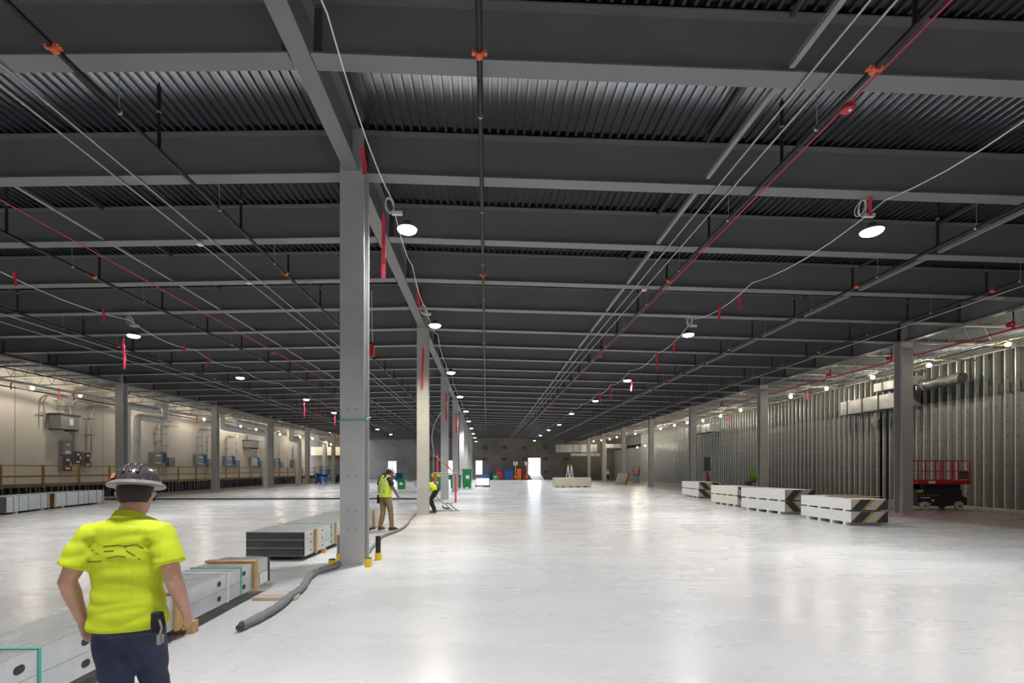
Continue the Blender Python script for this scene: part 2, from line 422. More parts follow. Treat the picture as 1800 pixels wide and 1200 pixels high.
M['glass'] = None
def glass_material():
    m = bpy.data.materials.new('clear_glass'); m.use_nodes = True; nt = m.node_tree; nt.nodes.clear()
    out = nt.nodes.new('ShaderNodeOutputMaterial'); mx = nt.nodes.new('ShaderNodeMixShader')
    t = nt.nodes.new('ShaderNodeBsdfTransparent'); g = nt.nodes.new('ShaderNodeBsdfGlossy'); g.inputs['Roughness'].default_value = .02
    mx.inputs[0].default_value = .08
    nt.links.new(t.outputs[0], mx.inputs[1]); nt.links.new(g.outputs[0], mx.inputs[2]); nt.links.new(mx.outputs[0], out.inputs[0])
    return m
M['glass'] = glass_material()
M['paleground'] = mat('pale_ground', (.6,.58,.54), .8, 0, .08, 1)
M['maroonwall'] = mat('unfinished_brown_partition', (.10,.075,.06), .8, 0, .25, 2, stretch=(6,1,.3))
shell()

# ------------------------------------------------------------------ steel frame
def isect(b, L, d, bf, tf, tw, axis):
    """I profile, underside at z 0, centred; extruded 0..L"""
    h = bf/2; w = tw/2
    poly = [(-h,0),(h,0),(h,tf),(w,tf),(w,d-tf),(h,d-tf),(h,d),(-h,d),(-h,d-tf),(-w,d-tf),(-w,tf),(-h,tf)]
    b.prism(poly, 0, L, axis)
def column_mesh():
    b = MB(); w = .42; d = .38; t = .032; H = 7.55
    z0 = .022
    for y in (0, d-t): b.box(-w/2, w/2, y-d/2, y+t-d/2, z0, H)
    b.box(-.012, .012, -d/2+t, d/2-t, z0, H)
    return b
def make_column(H):
    b = MB(); w = .42; d = .38; t = .032; z0 = .022
    for y in (-d/2, d/2-t): b.box(-w/2, w/2, y, y+t, z0, H)
    b.box(-.012, .012, -d/2+t, d/2-t, z0, H)
    return b
row_names = {ROW_C: ('middle row', 'column of the middle row'), ROW_R: ('row by the stud wall', ''), ROW_L: ('row by the tan wall', '')}
for row, rn in ((ROW_C,'the middle row'), (ROW_R,'the row before the stud wall'), (ROW_L,'the row before the tan wall')):
    H = zd(row)-.02
    me = None
    base = MB(); base.box(-.24,.24,-.22,.22,0,.022)
    proto = None
    seen = [y for y in COL_Y if y > 5] if row == ROW_C else [y for y in COL_Y if y > 5]
    for i, y in enumerate(COL_Y):
        vis = y > 5
        kk = seen.index(y)+1 if vis else 0
        if row != ROW_C: kk -= 1
        if row == ROW_C: lab = 'grey steel column of the middle row, %s from the camera' % nth(kk)
        else: lab = 'grey steel column, %s visible in %s' % (nth(max(kk,1)), rn)
        if kk == 1 and row == ROW_C: lab = 'large scuffed grey steel column nearest the camera, yellow caps at its foot'
        if row == ROW_C and not vis or row != ROW_C and y < 10: 
            lab = 'grey steel column in %s behind or beside the camera' % rn; 
        if proto is None:
            root = thing('steel_column', lab, 'column', (row, y, 0), 0, 'steel columns')
            sh = make_column(H)
            for z in (.62,.95,1.55,2.72):
                for x in (-.07,.07): sh.lathe([(.011,-.0012),(.011,0)], (x,-.19,z), 8, 1, 'y')
            sh.build('shaft', [M['column'], M['black']], root)
            base.build('base_plate', M['column'], root)
            proto = root
        else:
            dup(proto, (row, y, 0), label=lab)

# girders along the rows
for row, rn in ((ROW_C,'the middle column row'), (ROW_R,'the columns before the stud wall'), (ROW_L,'the columns before the tan wall')):
    proto = None; k = 0
    ys = COL_Y + [Y_BACK+.2]
    first = True
    for i in range(len(ys)-1):
        y0 = ys[i]+.195; y1 = ys[i+1]-.195
        if y1 > Y_BACK: y1 = Y_BACK-.02
        if y1-y0 < 1: continue
        vis = y1 > 4 if row == ROW_C else y1 > 12
        k += 1 if vis else 0
        b = MB(); isect(b, y1-y0, .765, .26, .03, .02, 'y')
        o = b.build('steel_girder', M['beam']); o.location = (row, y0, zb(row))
        if not vis: lab = 'grey steel girder over %s, out of view beside the camera' % rn
        elif k == 1: lab = 'grey steel girder over %s, nearest the camera' % rn
        else: lab = 'grey steel girder over %s, %s from the camera' % (rn, nth(k))
        tag(o, lab, 'girder', 'roof girders')

def make_beam(L):
    b = MB(); isect(b, L, .765, .27, .022, .016, 'x')
    return b
def beams(x0, x1, side):
    L = x1-x0 if x1 > x0 else x0-x1
    proto = None; k = 0
    for y in BEAM_Y:
        vis = y > 3
        k += 1 if vis else 0
        if not vis: lab = 'grey steel roof beam over the %s span, behind or above the camera' % side
        elif k == 1: lab = 'grey steel roof beam over the %s span, nearest the camera' % side
        else: lab = 'grey steel roof beam over the %s span, %s from the camera' % (side, nth(k))
        if proto is None:
            proto = tag(thing('roof_beam', lab, 'beam', (0,0,0), 0, 'roof beams over the %s span' % side), lab, 'beam', 'roof beams over the %s span' % side)
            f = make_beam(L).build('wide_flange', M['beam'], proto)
            for xx in (0.0, L-.10):                       # bolted end plates
                cl = MB(); cl.box(xx, xx+.10, -.030, -.0085, .10, .66)
                for q in range(6): cl.lathe([(.014,-.0095),(.014,0)], (xx+.05,-.0305,.15+q*.09), 6, 0, 'y')
                cl.build('end_plate', M['darkgrey'], proto)
            proto.rotation_euler = (0, SLOPE if x1 > x0 else -SLOPE, 0)
            if x1 < x0:                                     # mesh runs from the ridge out to -X
                for ch in proto.children:
                    for v in ch.data.vertices: v.co.x = -v.co.x
                    fix_normals(ch.data)
            proto.location = (x0, y, zb(x0))
        else:
            c = dup(proto, (x0, y, zb(x0)), label=lab); c.rotation_euler = proto.rotation_euler
beams(ROW_C+.145, ROW_R-.145, 'right-hand')
beams(ROW_C-.145, ROW_L+.145, 'left-hand')

# open-web joists over the outer bays
def joists(x0, x1, side):
    L = abs(x1-x0); s = 1 if x1 > x0 else -1
    proto = None; k = 0
    for y in BEAM_Y:
        if y < 8: continue
        k += 1
        lab = 'slender open-web roof joist beside the %s wall, %s from the camera' % (side, nth(k))
        if proto is None:
            proto = thing('bar_joist', lab, 'joist', (x0, y, zb(x0)), 0, 'joists beside the %s wall' % side)
            t = MB(); t.box(*sorted((0, s*L)), -.06, .06, .70, .76); t.build('top_chord', M['joist'], proto)
            t = MB(); t.box(*sorted((0, s*L*.97)), -.05, .05, .0, .05); t.build('bottom_chord', M['joist'], proto)
            t = MB(); n = 6; st = L*.94/n
            for q in range(n):
                xa = s*(.08+q*st); xm = s*(.08+(q+.5)*st); xb = s*(.08+(q+1)*st)
                t.tube([(xa,0,.03),(xm,0,.73),(xb,0,.03)], .014, 6)
            t.build('web_rod', M['joist'], proto)
            proto.rotation_euler = (0, SLOPE*s, 0)
        else:
            c = dup(proto, (x0, y, zb(x0)), label=lab); c.rotation_euler = proto.rotation_euler
joists(ROW_R+.15, WALL_R-.10, 'stud')
joists(ROW_L-.15, WALL_L+.05, 'tan')

# bottom flange bracing: short angle struts between beams, one run per line
def bracing(x, y0, y1, lab, diag=True):
    root = thing('flange_brace', lab, 'brace', (x, y0, 0), 0, 'bracing runs between the roof beams')
    st = MB().box
    m = MB(); m.box(-.035,.035,.15,2.19,.0,.012); m.box(-.035,-.023,.15,2.19,.012,.07)
    dg = MB()
    dg.box(-.03,.03,.16,2.18,.64,.70)
    p = d = None; k = 0
    for y in BEAM_Y:
        if y < y0-.25 or y > y1: continue
        if p is None:
            p = m.build('strut', M['joist'], root); d = dg.build('upper_strut', M['darkgrey'], root)
            p.location = d.location = (0, y-y0, zb(x)+.03)
        else:
            link_copy(p, root, (0, y-y0, zb(x)+.03)); link_copy(d, root, (0, y-y0, zb(x)+.03))
for x, y0, n in ((3.88, 4.01, 'grey angle bracing run under the deck, right of the overhead pipe'),
                 (10.35, 4.01, 'grey angle bracing run beside the outer right black sprinkler pipe'),
                 (-8.5, 4.01, 'grey angle bracing run over the left span, nearer the middle columns'),
                 (-14.8, 4.01, 'grey angle bracing run over the left span, nearer the tan wall')):
    bracing(x, y0, 77, n)
EXPOSURE = 0.35
# ------------------------------------------------------------------ work lights
def make_light(warm=False):
    root = thing('work_light', 'x', 'lamp', (0,0,0), 0, 'temporary work lights')
    h = MB(); h.lathe([(.05,.16),(.07,.15),(.075,.07),(.17,.05),(.20,.015),(.20,0)], n=20); h.build('housing', M['darkgrey'], root, True)
    for k in range(1): pass
    g = MB(); g.lathe([(.19,-.002),(.175,-.035),(.13,-.06),(.06,-.072),(.001,-.075)], n=16, cap=True)
    g.build('lens', M['ledwarm' if warm else 'led'], root, True)
    k = MB(); k.tube([(0,0,.16),(0,0,.24),(.03,0,.27),(0,0,.30),(-.02,0,.28)], .008, 6); k.tube([(0,0,.28),(0,0,.40)], .004, 5); k.build('hook', M['tool'], root)
    ld = bpy.data.lights.new('spot', 'SPOT'); ld.energy = SPOT_W; ld.spot_size = math.radians(145); ld.spot_blend = .7; ld.shadow_soft_size = .17
    ld.color = (1,.88,.70) if warm else (.985,.99,1)
    lo = bpy.data.objects.new('spot', ld); COL.objects.link(lo); lo.parent = root; lo.location = (0,0,-.09)
    return root
def light_at(x, y, z, lab, proto=[None], warm=False):
    key = 1 if warm else 0
    if not isinstance(proto[0], dict): proto[0] = {}
    if key not in proto[0]:
        o = make_light(warm); proto[0][key] = o; o.location = (x,y,z); o['label'] = lab; return o
    return dup(proto[0][key], (x,y,z), label=lab)
LC = [(-1.55,9.50,6.37),(-1.62,15.3,6.22),(-1.60,21.9,6.05),(-1.62,29.8,6.15),(-1.55,37.0,6.12),(-1.62,44.4,6.1),(-1.6,52.0,6.1),(-1.6,59.5,6.1),(-1.6,67,6.1),(-1.6,74.5,6.0)]  # last lamp of this row added to brighten the crates at the rear
LR = [(7.30,9.03,6.18),(6.98,16.6,6.33),(7.20,24.6,6.22),(7.20,31.8,6.2),(7.15,40.4,6.35),(7.2,47.6,6.1),(7.2,55.6,6.22),(7.2,64.2,6.2),(7.2,72.2,6.0)]
LL = [(-11.95,16.6,6.2),(-12.05,23.9,6.16),(-11.9,32.2,6.3),(-12.0,38.3,6.15),(-12.0,46,6.1),(-12,53.5,6.1),(-12,61,6.1)]
for name, row in (('beside the middle columns', LC), ('over the open right aisle', LR), ('over the left floor', LL)):
    for i, (x,y,z) in enumerate(row):
        lab = 'glowing round work light hanging %s, %s' % (name, 'nearest the camera' if i == 0 else nth(i+1)+' from the camera')
        light_at(x, y, z, lab, warm=(row is LC and i in (1,)))
# the same lines of lights go on behind the camera
for i, (x,y,z) in enumerate([(-1.6,2.0,6.3),(-1.6,-5.5,6.2),(7.2,1.6,6.2),(7.2,-5.8,6.2),(-12,9.2,6.2),(-12,1.8,6.2),(-12,-5.6,6.2),(-1.6,-11.5,6.2),(7.2,-11.5,6.2)]):
    light_at(x, y, z, 'round work light out of view behind or above the camera')

def make_bulb():
    root = thing('string_bulb', 'x', 'bulb', (0,0,0), 0, 'warm bulbs of the string lights')
    s = MB(); s.lathe([(.02,.16),(.035,.15),(.035,.09),(.03,.08)], n=10); s.build('socket', M['black'], root)
    s = MB(); s.lathe([(.03,.08),(.07,.045),(.09,0),(.07,-.05),(.03,-.08),(.002,-.088)], n=10); s.build('globe', M['bulb'], root, True)
    return root
BR = [(19,13.6,6.2),(19,17.28,6.23),(19,20.42,6.14),(19,23.45,6.20),(19,26.67,6.18),(19,29.85,6.20),(19,35.79,6.09),(19,38.9,6.0),(19,42.1,5.95),(19,45.4,6.1),(19,48.5,6.12),(19,52.4,6.12),(19,55.3,6.12),
      (18.7,60.4,6.15),(18.5,64.5,6.2),(18.4,67.8,6.2),(18.3,71.4,6.14),(18.2,76.2,6.3),(17.6,79,6.3)]
BL = [(-23.5,25.46,5.88),(-23.5,28.41,5.95),(-23.5,34.64,5.89),(-23.5,40.71,5.84),(-23.5,46.69,5.8),(-23.5,49.77,5.73),(-23.5,55.5,5.68),(-23.5,61.5,5.75),(-23.4,65.53,5.8),(-22.6,67.6,5.2),(-21.6,67.7,5.15)]
BX = [(18.9,60.2,4.45),(20.2,61.2,4.7),(22.0,19.6,5.75),(22.0,24.6,5.6),(22.0,34,5.5)]
bp = make_bulb(); bfirst = True
def bulb(x, y, z, lab):
    global bfirst
    if bfirst:
        bp.location = (x,y,z); bp['label'] = lab; bfirst = False; return bp
    return dup(bp, (x,y,z), label=lab)
for i, p in enumerate(BR): bulb(*p, 'glowing warm bulb on the cord along the stud wall, %s from the camera' % nth(i+1))
for i, p in enumerate(BL): bulb(*p, 'glowing warm bulb on the cord along the tan wall, %s from the camera' % nth(i+1))
for p, l in zip(BX, ('bare warm bulb low in the far corner past the stud wall end','bare warm bulb beside the far end of the stud wall',
                     'warm bulb glowing behind the upper studs, nearest the camera','warm bulb glowing behind the upper studs, second from the camera','warm bulb glowing behind the upper studs, third from the camera')):
    bulb(*p, l)

# cords
def sag(a, b, d, n=8):
    a = Vector(a); b = Vector(b)
    return [a.lerp(b, t/n) - Vector((0,0,d*4*(t/n)*(1-t/n))) for t in range(n+1)]
def cord(name, pts, r, m, lab, cat='cord', group=None):
    b = MB(); b.tube(pts, r, 5); return tag(b.build(name, M[m], None, True), lab, cat, group)
def chain(pts, d):
    out = []
    for a, b in zip(pts[:-1], pts[1:]):
        s = sag(a, b, d); out += s if not out else s[1:]
    return out
cord('power_cord', chain([(x,y,z+.16) for x,y,z in BR], .10), .010, 'yellowcord', 'thin yellow cord linking the warm bulbs along the stud wall')
cord('power_cord', chain([(x,y,z+.16) for x,y,z in BL], .10), .010, 'yellowcord', 'thin yellow cord linking the warm bulbs along the tan wall')
def lampcord(row, dx, y0, lab, up=.45, hang=.20):
    pts = []
    zc = zb(row[0][0]+dx)-.05
    prev = (row[0][0]+dx, y0, zc)
    for (x,y,z) in row:
        mid = (x+dx, (prev[1]+y)/2, zc)
        s = sag(prev, mid, hang, 6); pts += s if not pts else s[1:]
        s = sag(mid, (x+dx, y-.25, z+up), hang, 6); pts += s[1:]
        prev = (x+dx, y-.25, z+up)
    cord('power_cord', pts, .011, 'white', lab)
lampcord(LC, -.25, 1.5, 'white power cord swagged between the work lights by the middle columns')
lampcord(LR, .05, 1.5, 'white power cord swagged between the work lights over the right aisle')
lampcord(LL, .05, 6.0, 'white power cord swagged between the work lights over the left floor')
# coiled spare cord and driver box tied above the first lamp of each line
def coil(x, y, z, lab, r=.16):
    root = thing('cord_coil', lab, 'cord', (x,y,z), 0, 'coiled spare cord above the work lights')
    rng = random.Random(int(y*10)); c = MB()
    for q in range(3):
        a0 = rng.uniform(0,6); tl = rng.uniform(-.25,.25); rr = r*rng.uniform(.75,1.1)
        c.tube([(rr*.55*math.cos(t*PI/8)+tl*rr*math.sin(t*PI/8), .03*q-.03+.04*math.cos(t*PI/8+a0), rr*math.sin(t*PI/8)) for t in range(17)], .009, 5)
    c.build('loop', M['white'], root, True)
    d = MB(); d.cbox((r*.9,0,-r*.9), (.20,.07,.07)); d.build('driver_box', M['offwhite'], root, bevel=.008)
    t = MB(); t.tube([(0,0,r),(0,0,r+.25)], .006, 5); t.build('tie', M['tape'], root)
for (x,y,z,l) in ((-1.85,9.3,6.72,'coil of white cord above the brightest lamp by the nearest column'),
                  (7.0,8.9,6.55,'coil of white cord tied beside the nearest lamp of the right aisle'),
                  (-11.9,16.4,6.62,'coil of white cord above the nearest lamp of the left floor'),
                  (6.95,16.4,6.72,'coil of white cord above the second lamp of the right aisle'),
                  (-1.95,15.0,6.62,'coil of white cord above the warm second lamp by the middle columns')):
    coil(x, y, z, l)

# hanging barrier tapes
def text_mesh(body, size, m, parent, loc, rot, depth=.0008, name='lettering'):
    cu = bpy.data.curves.new(name, 'FONT'); cu.body = body; cu.size = size; cu.extrude = depth; cu.align_x = 'CENTER'; cu.align_y = 'CENTER'
    cu.resolution_u = 2
    t = bpy.data.objects.new(name, cu); COL.objects.link(t)
    bpy.context.view_layer.update()
    me = bpy.data.meshes.new_from_object(t.evaluated_get(bpy.context.evaluated_depsgraph_get()))
    bpy.data.objects.remove(t); me.materials.clear(); me.materials.append(M[m])
    o = bpy.data.objects.new(name, me); COL.objects.link(o); o.parent = parent; o.location = loc; o.rotation_euler = rot
    return o
def tapestrip(x, y, ztop, L, lab, w=.075, text=False, seed=0, m='tape'):
    rng = random.Random(seed); n = 10; b = MB(); vs = []
    root = thing('barrier_tape', lab, 'tape', (x,y,ztop), 0, 'red barrier tape streamers')
    for i in range(n+1):
        t = i/n; a = rng.uniform(-.25,.25)*t if not text else .05*t; ww = w/2*(.25 if i == 0 else 1)
        ox = .02*math.sin(5*t+seed)*(0 if text else 1); oy = .015*math.cos(4*t+seed)*(0 if text else 1)
        for s in (-1,1):
            for q in (-.0012,.0012): vs.append((ox+s*ww*math.cos(a), oy+s*ww*math.sin(a)+q, -L*t))
    fs = []
    for i in range(n):
        k = 4*i; fs += [(k,k+2,k+6,k+4),(k+1,k+5,k+7,k+3),(k,k+4,k+5,k+1),(k+2,k+3,k+7,k+6)]
    fs += [(0,1,3,2),(4*n,4*n+2,4*n+3,4*n+1)]
    b.add(vs, fs); b.build('streamer', M[m], root, True)
    if text:
        text_mesh('DANGER  DANGER', .075*1.05, 'black', root, (0,-.0022+0,-L*.52), (PI/2, PI/2, 0))
    k = MB(); k.tube([(0,0,0),(0,0,.10)], .008, 5); k.build('knot', M[m], root)
    return root
tapestrip(-1.98, 9.35, 6.60, 1.25, 'long red barrier tape with black lettering beside the brightest lamp', text=True)
for i, (x,y,z,L,l) in enumerate([
    (-2.32,17.70,6.15,1.45,'red tape streamer hanging before the top of the second middle column'),
    (-2.25,27.05,6.0,1.6,'red tape streamer hanging before the top of the third middle column'),
    (-2.25,36.2,6.0,1.6,'red tape streamer hanging before the top of the fourth middle column'),
    (-12.2,16.5,6.0,.95,'red tape streamer hanging under the nearest lamp of the left floor'),
    (-12.0,32.1,6.1,1.0,'red tape streamer hanging under the third lamp of the left floor'),
    (-11.9,38.2,6.0,1.15,'red tape streamer hanging under the fourth lamp of the left floor'),
    (-12.2,35.0,6.2,.9,'red tape streamer between the third and fourth left floor lamps'),
    (7.05,8.75,6.85,.52,'red tape bow knotted above the nearest lamp of the right aisle'),
    (7.0,14.4,6.55,.45,'red tape tag on the cord before the second right aisle lamp'),
    (7.1,13.4,6.55,.4,'short red tape tag on the cord nearest the first right aisle lamp'),
    (7.1,20.0,6.55,.75,'red tape streamer between the second and third right aisle lamps'),
    (7.1,18.2,6.55,.5,'red tape tag just past the second right aisle lamp'),
    (7.45,24.7,6.2,.5,'pale red tape tail under the third right aisle lamp'),
    (7.1,27.4,6.5,.9,'red tape streamer just past the third right aisle lamp'),
    (7.1,30.0,6.5,.7,'red tape streamer just before the fourth right aisle lamp'),
    (-11.4,11.9,6.45,.35,'red tape tag on the left floor cord nearest the camera'),
    (-11.4,14.6,6.45,.4,'red tape tag on the cord before the nearest left floor lamp'),
    (-11.5,18.6,6.45,.35,'red tape tag just past the nearest left floor lamp'),
    (-11.8,20.7,6.45,.45,'red tape tag midway between the first two left floor lamps'),
    (-23.45,24.3,6.05,.45,'red tape tag before the nearest bulb along the tan wall'),
    (-23.45,27.0,6.05,.45,'red tape tag before the second bulb along the tan wall'),
    (-23.45,27.9,6.0,.4,'red tape tag right beside the second bulb along the tan wall'),
    (-23.45,39.6,6.0,.6,'red tape tag beside the fourth bulb along the tan wall'),
    (18.95,22.0,6.45,.55,'red tape tag on the cord between the third and fourth stud wall bulbs'),
    (18.95,28.2,6.3,.5,'red tape tag on the cord past the fifth stud wall bulb'),
    (18.95,37.3,6.0,.9,'red tape streamer on the cord past the seventh stud wall bulb'),
    (18.95,43.8,6.0,.9,'red tape streamer on the cord past the ninth stud wall bulb'),
    (-1.95,14.0,6.85,.5,'red tape bow tied to the girder before the second lamp'),
    (-2.02,8.0,6.98,.45,'red tape bow tied to the cord above the nearest column')]):
    tapestrip(x, y, z, L, l, seed=i+1)
# pendant control on its cable
root = thing('pendant_control', 'red pendant control box hanging on a pale cable right of the nearest column', 'controller', (-3.35,14.25,0))
b = MB(); b.tube([(-.02,0,6.9),(0,0,6.0),(.01,0,5.38)], .010, 6); b.build('cable', M['white'], root)
b = MB(); b.box(-.065,.065,-.04,.04,4.98,5.33); b.build('case', M['red'], root, bevel=.012)
b = MB(); b.box(-.07,.02,-.045,.045,5.33,5.39); b.build('cap', M['black'], root)
# ------------------------------------------------------------------ sprinkler pipes, conduits
def sprinkler(x, y0, y1, lab, sprigs=True):
    z = zb(x) - .30
    root = thing('sprinkler_pipe', lab, 'pipe', (x, 0, z), 0, 'black sprinkler pipes under the beams')
    p = MB(); p.tube([(0,y0,0),(0,y1,0)], .036, 12); p.build('pipe', M['pipeblack'], root, True)
    h = zd(x) - z
    s = MB(); s.lathe([(.026,.03),(.026,h-.16),(.034,h-.15),(.034,h-.11),(.012,h-.10),(.012,h-.05)], n=8)
    s.lathe([(.031,h*.52),(.031,h*.52+.03)], n=8, mi=1)
    hg = MB(); hg.tube([(0,0,.042),(0,0,h+.03)], .0055, 5)
    hg.lathe([(.0375,-.012),(.041,-.012),(.041,.012),(.0375,.012)], n=12, axis='y')
    c = MB(); c.lathe([(.037,-.05),(.054,-.045),(.054,.045),(.037,.05)], n=12, axis='y')
    c.cbox((-.066,0,0), (.05,.045,.03)); c.cbox((.066,0,0), (.05,.045,.03))
    c.tube([(-.072,-.045,0),(-.072,.045,0)], .009, 6, 1); c.tube([(.072,-.045,0),(.072,.045,0)], .009, 6, 1)
    ps = ph = pc = None
    for y in BEAM_Y:
        if y < max(y0, 1.5): continue
        if y + 1.25 > y1: break
        if sprigs:
            if ps is None: ps = s.build('sprig', [M['pipeblack'], M['conduit']], root, True); ps.location = (0, y+1.22, 0)
            else: link_copy(ps, root, (0, y+1.22, 0))
        if ph is None: ph = hg.build('hanger', M['conduit'], root, True); ph.location = (0, y+.42, 0)
        else: link_copy(ph, root, (0, y+.42, 0))
    y = 5.65
    while y < y1:
        if y > y0:
            if pc is None: pc = c.build('coupling', [M['orange'], M['conduit']], root, True); pc.location = (0,y,0)
            else: link_copy(pc, root, (0,y,0))
        y += 6.42
for x, y0, y1, lab in (
    (-.08, -4, 79, 'black sprinkler pipe running straight overhead down the open aisle'),
    (4.60, -4, 79, 'black sprinkler pipe with orange couplings beside the red conduit over the right aisle'),
    (9.40, -4, 79, 'black sprinkler pipe over the right aisle above the board stacks'),
    (12.90, -4, 79, 'black sprinkler pipe nearest the columns before the stud wall'),
    (-4.98, -4, 79, 'black sprinkler pipe nearest the middle columns on the left span'),
    (-9.66, -4, 79, 'black sprinkler pipe with orange couplings mid left span beside the red conduit'),
    (-13.9, -4, 79, 'black sprinkler pipe on the left span beyond the left work lights'),
    (-18.9, 2, 24.4, 'short black sprinkler pipe ending before the tan wall columns')):
    sprinkler(x, y0, y1, lab)

def conduit(x, y0, y1, dz, r, m, lab, name='conduit', group='steel conduits under the beams', boxes=()):
    z = zb(x) - dz
    root = thing(name, lab, 'conduit', (x, 0, z), 0, group)
    p = MB(); p.tube([(0,y0,0),(0,y1,0)], r, 8); p.build('tube', M[m], root, True)
    c = MB(); c.lathe([(r,-.03),(r*1.35,-.03),(r*1.35,.03),(r,.03)], n=8, axis='y'); pc = None
    y = y0+1.7
    while y < min(y1, 60):
        if y > 3:
            if pc is None: pc = c.build('coupling', M[m], root, True); pc.location = (0,y,0)
            else: link_copy(pc, root, (0,y,0))
        y += 3.05
    for y in boxes:
        q = MB(); q.cbox((0,y,-.02), (.11,.13,.06)); q.build('junction_box', M['offwhite'], root, bevel=.005)
conduit(-6.12, -4, 78, .025, .014, 'conduit', 'thin pale conduit on the left span, the inner one of its pair')
conduit(-6.45, -4, 78, .025, .014, 'conduit', 'thin pale conduit on the left span, the outer one with junction boxes', boxes=(11.0,13.25))
conduit(4.12, -4, 78, .025, .014, 'conduit', 'thin pale conduit over the right aisle, nearer the overhead pipe')
conduit(4.40, -4, 78, .025, .014, 'conduit', 'thin pale conduit over the right aisle, nearer the red conduit', boxes=(13.4,))
conduit(-15.2, -4, 78, .025, .014, 'conduit', 'thin pale conduit near the tan wall columns, the inner one of its pair')
conduit(-16.0, -4, 78, .025, .014, 'conduit', 'thin pale conduit near the tan wall columns, the outer one of its pair')
conduit(13.65, -4, 78, .03, .016, 'conduit', 'thin pale conduit beside the outer right sprinkler pipe, inner one')
conduit(14.02, -4, 78, .03, .016, 'conduit', 'thin pale conduit beside the outer right sprinkler pipe, outer one')
conduit(4.86, -4, 78, .14, .013, 'redpipe', 'thin red conduit over the right aisle', 'red_conduit', 'red alarm conduits')
conduit(-8.9, -4, 62, .12, .013, 'redpipe', 'thin red conduit over the left span', 'red_conduit', 'red alarm conduits')
conduit(17.0, -4, 78, .22, .034, 'redpipe', 'red pipe running between the columns and the stud wall', 'red_pipe', 'pipes along the stud wall')
for i, (x, dz) in enumerate(((17.55,.26),(17.8,.26),(18.15,.30))):
    conduit(x, -4, 72, dz, .018, 'conduit', 'pale conduit along the stud wall, %s from the red pipe' % nth(i+1), group='pipes along the stud wall')
for i, (x, dz, r) in enumerate(((-21.6,.18,.03),(-22.85,.42,.022),(-23.05,.42,.022),(-23.25,.42,.022),(-23.9,.55,.04),(-24.4,.30,.03))):
    conduit(x, 8, 67, dz, r, ('pipeblack' if i in (0,4) else 'conduit'), '%s running along the tan wall ceiling, %s from the columns' % ('dark pipe' if i in (0,4) else 'pale conduit', nth(i+1)), group='pipes along the tan wall')
o = MB(); o.tube([(-6.45,13.25,zb(-6.45)-.04),(-4.2,13.25,zb(-4.2)-.04),(-3.45,13.25,zb(-3.4)-.04),(-3.37,13.25,zb(-3.4)-.1)], .012, 8)
tag(o.build('branch_conduit', M['conduit'], None, True), 'pale cross conduit running along a beam to the pendant control cable', 'conduit')
# red valve clusters on the red pipe
for i, y in enumerate((15.3, 20.0, 23.6, 29.0, 34.5)):
    root = thing('valve_cluster', 'red valve on the red pipe by the stud wall, %s from the camera' % nth(i+1), 'valve', (17.0, y, zb(17)-.22), 0, 'red valves along the stud wall')
    v = MB(); v.lathe([(.05,.03),(.06,.08),(.06,.2),(.03,.24),(.03,.3)], n=10); v.build('body', M['redpipe'], root, True)
    v = MB(); v.lathe([(.02,.30),(.02,.62)], n=8); v.build('riser', M['pipeblack'], root, True)
    v = MB(); v.lathe([(.01,-.02),(.09,-.02),(.09,.02),(.01,.02)], (-.13,0,.14), 12, 0, 'x'); v.bar((-.14,0,.14),(-.05,0,.14),.02,.02); v.build('handwheel', M['red'], root, True)
# red detectors on the alarm conduits
for x, y, l in ((4.86, 6.42, 'red alarm device with white lamp on the red conduit nearest the camera'),
                (4.86, 20.6, 'red alarm device further along the red conduit over the right aisle'),
                (-8.9, 20.3, 'red alarm device on the red conduit of the left span')):
    z = zb(x)-.14
    root = thing('alarm_device', l, 'alarm', (x, y, z-.02), 0, 'red alarm devices')
    d = MB(); d.lathe([(.055,-.005),(.085,-.02),(.085,-.055),(.06,-.075),(.001,-.078)], n=18); d.build('housing', M['red'], root, True)
    d = MB(); d.lathe([(.05,0),(.05,.025),(.04,.03)], n=14); d.build('back_box', M['redpipe'], root, True)
    d = MB(); d.cbox((0,-.045,-.082), (.035,.03,.02)); d.build('strobe', M['paperwhite'], root, bevel=.004)

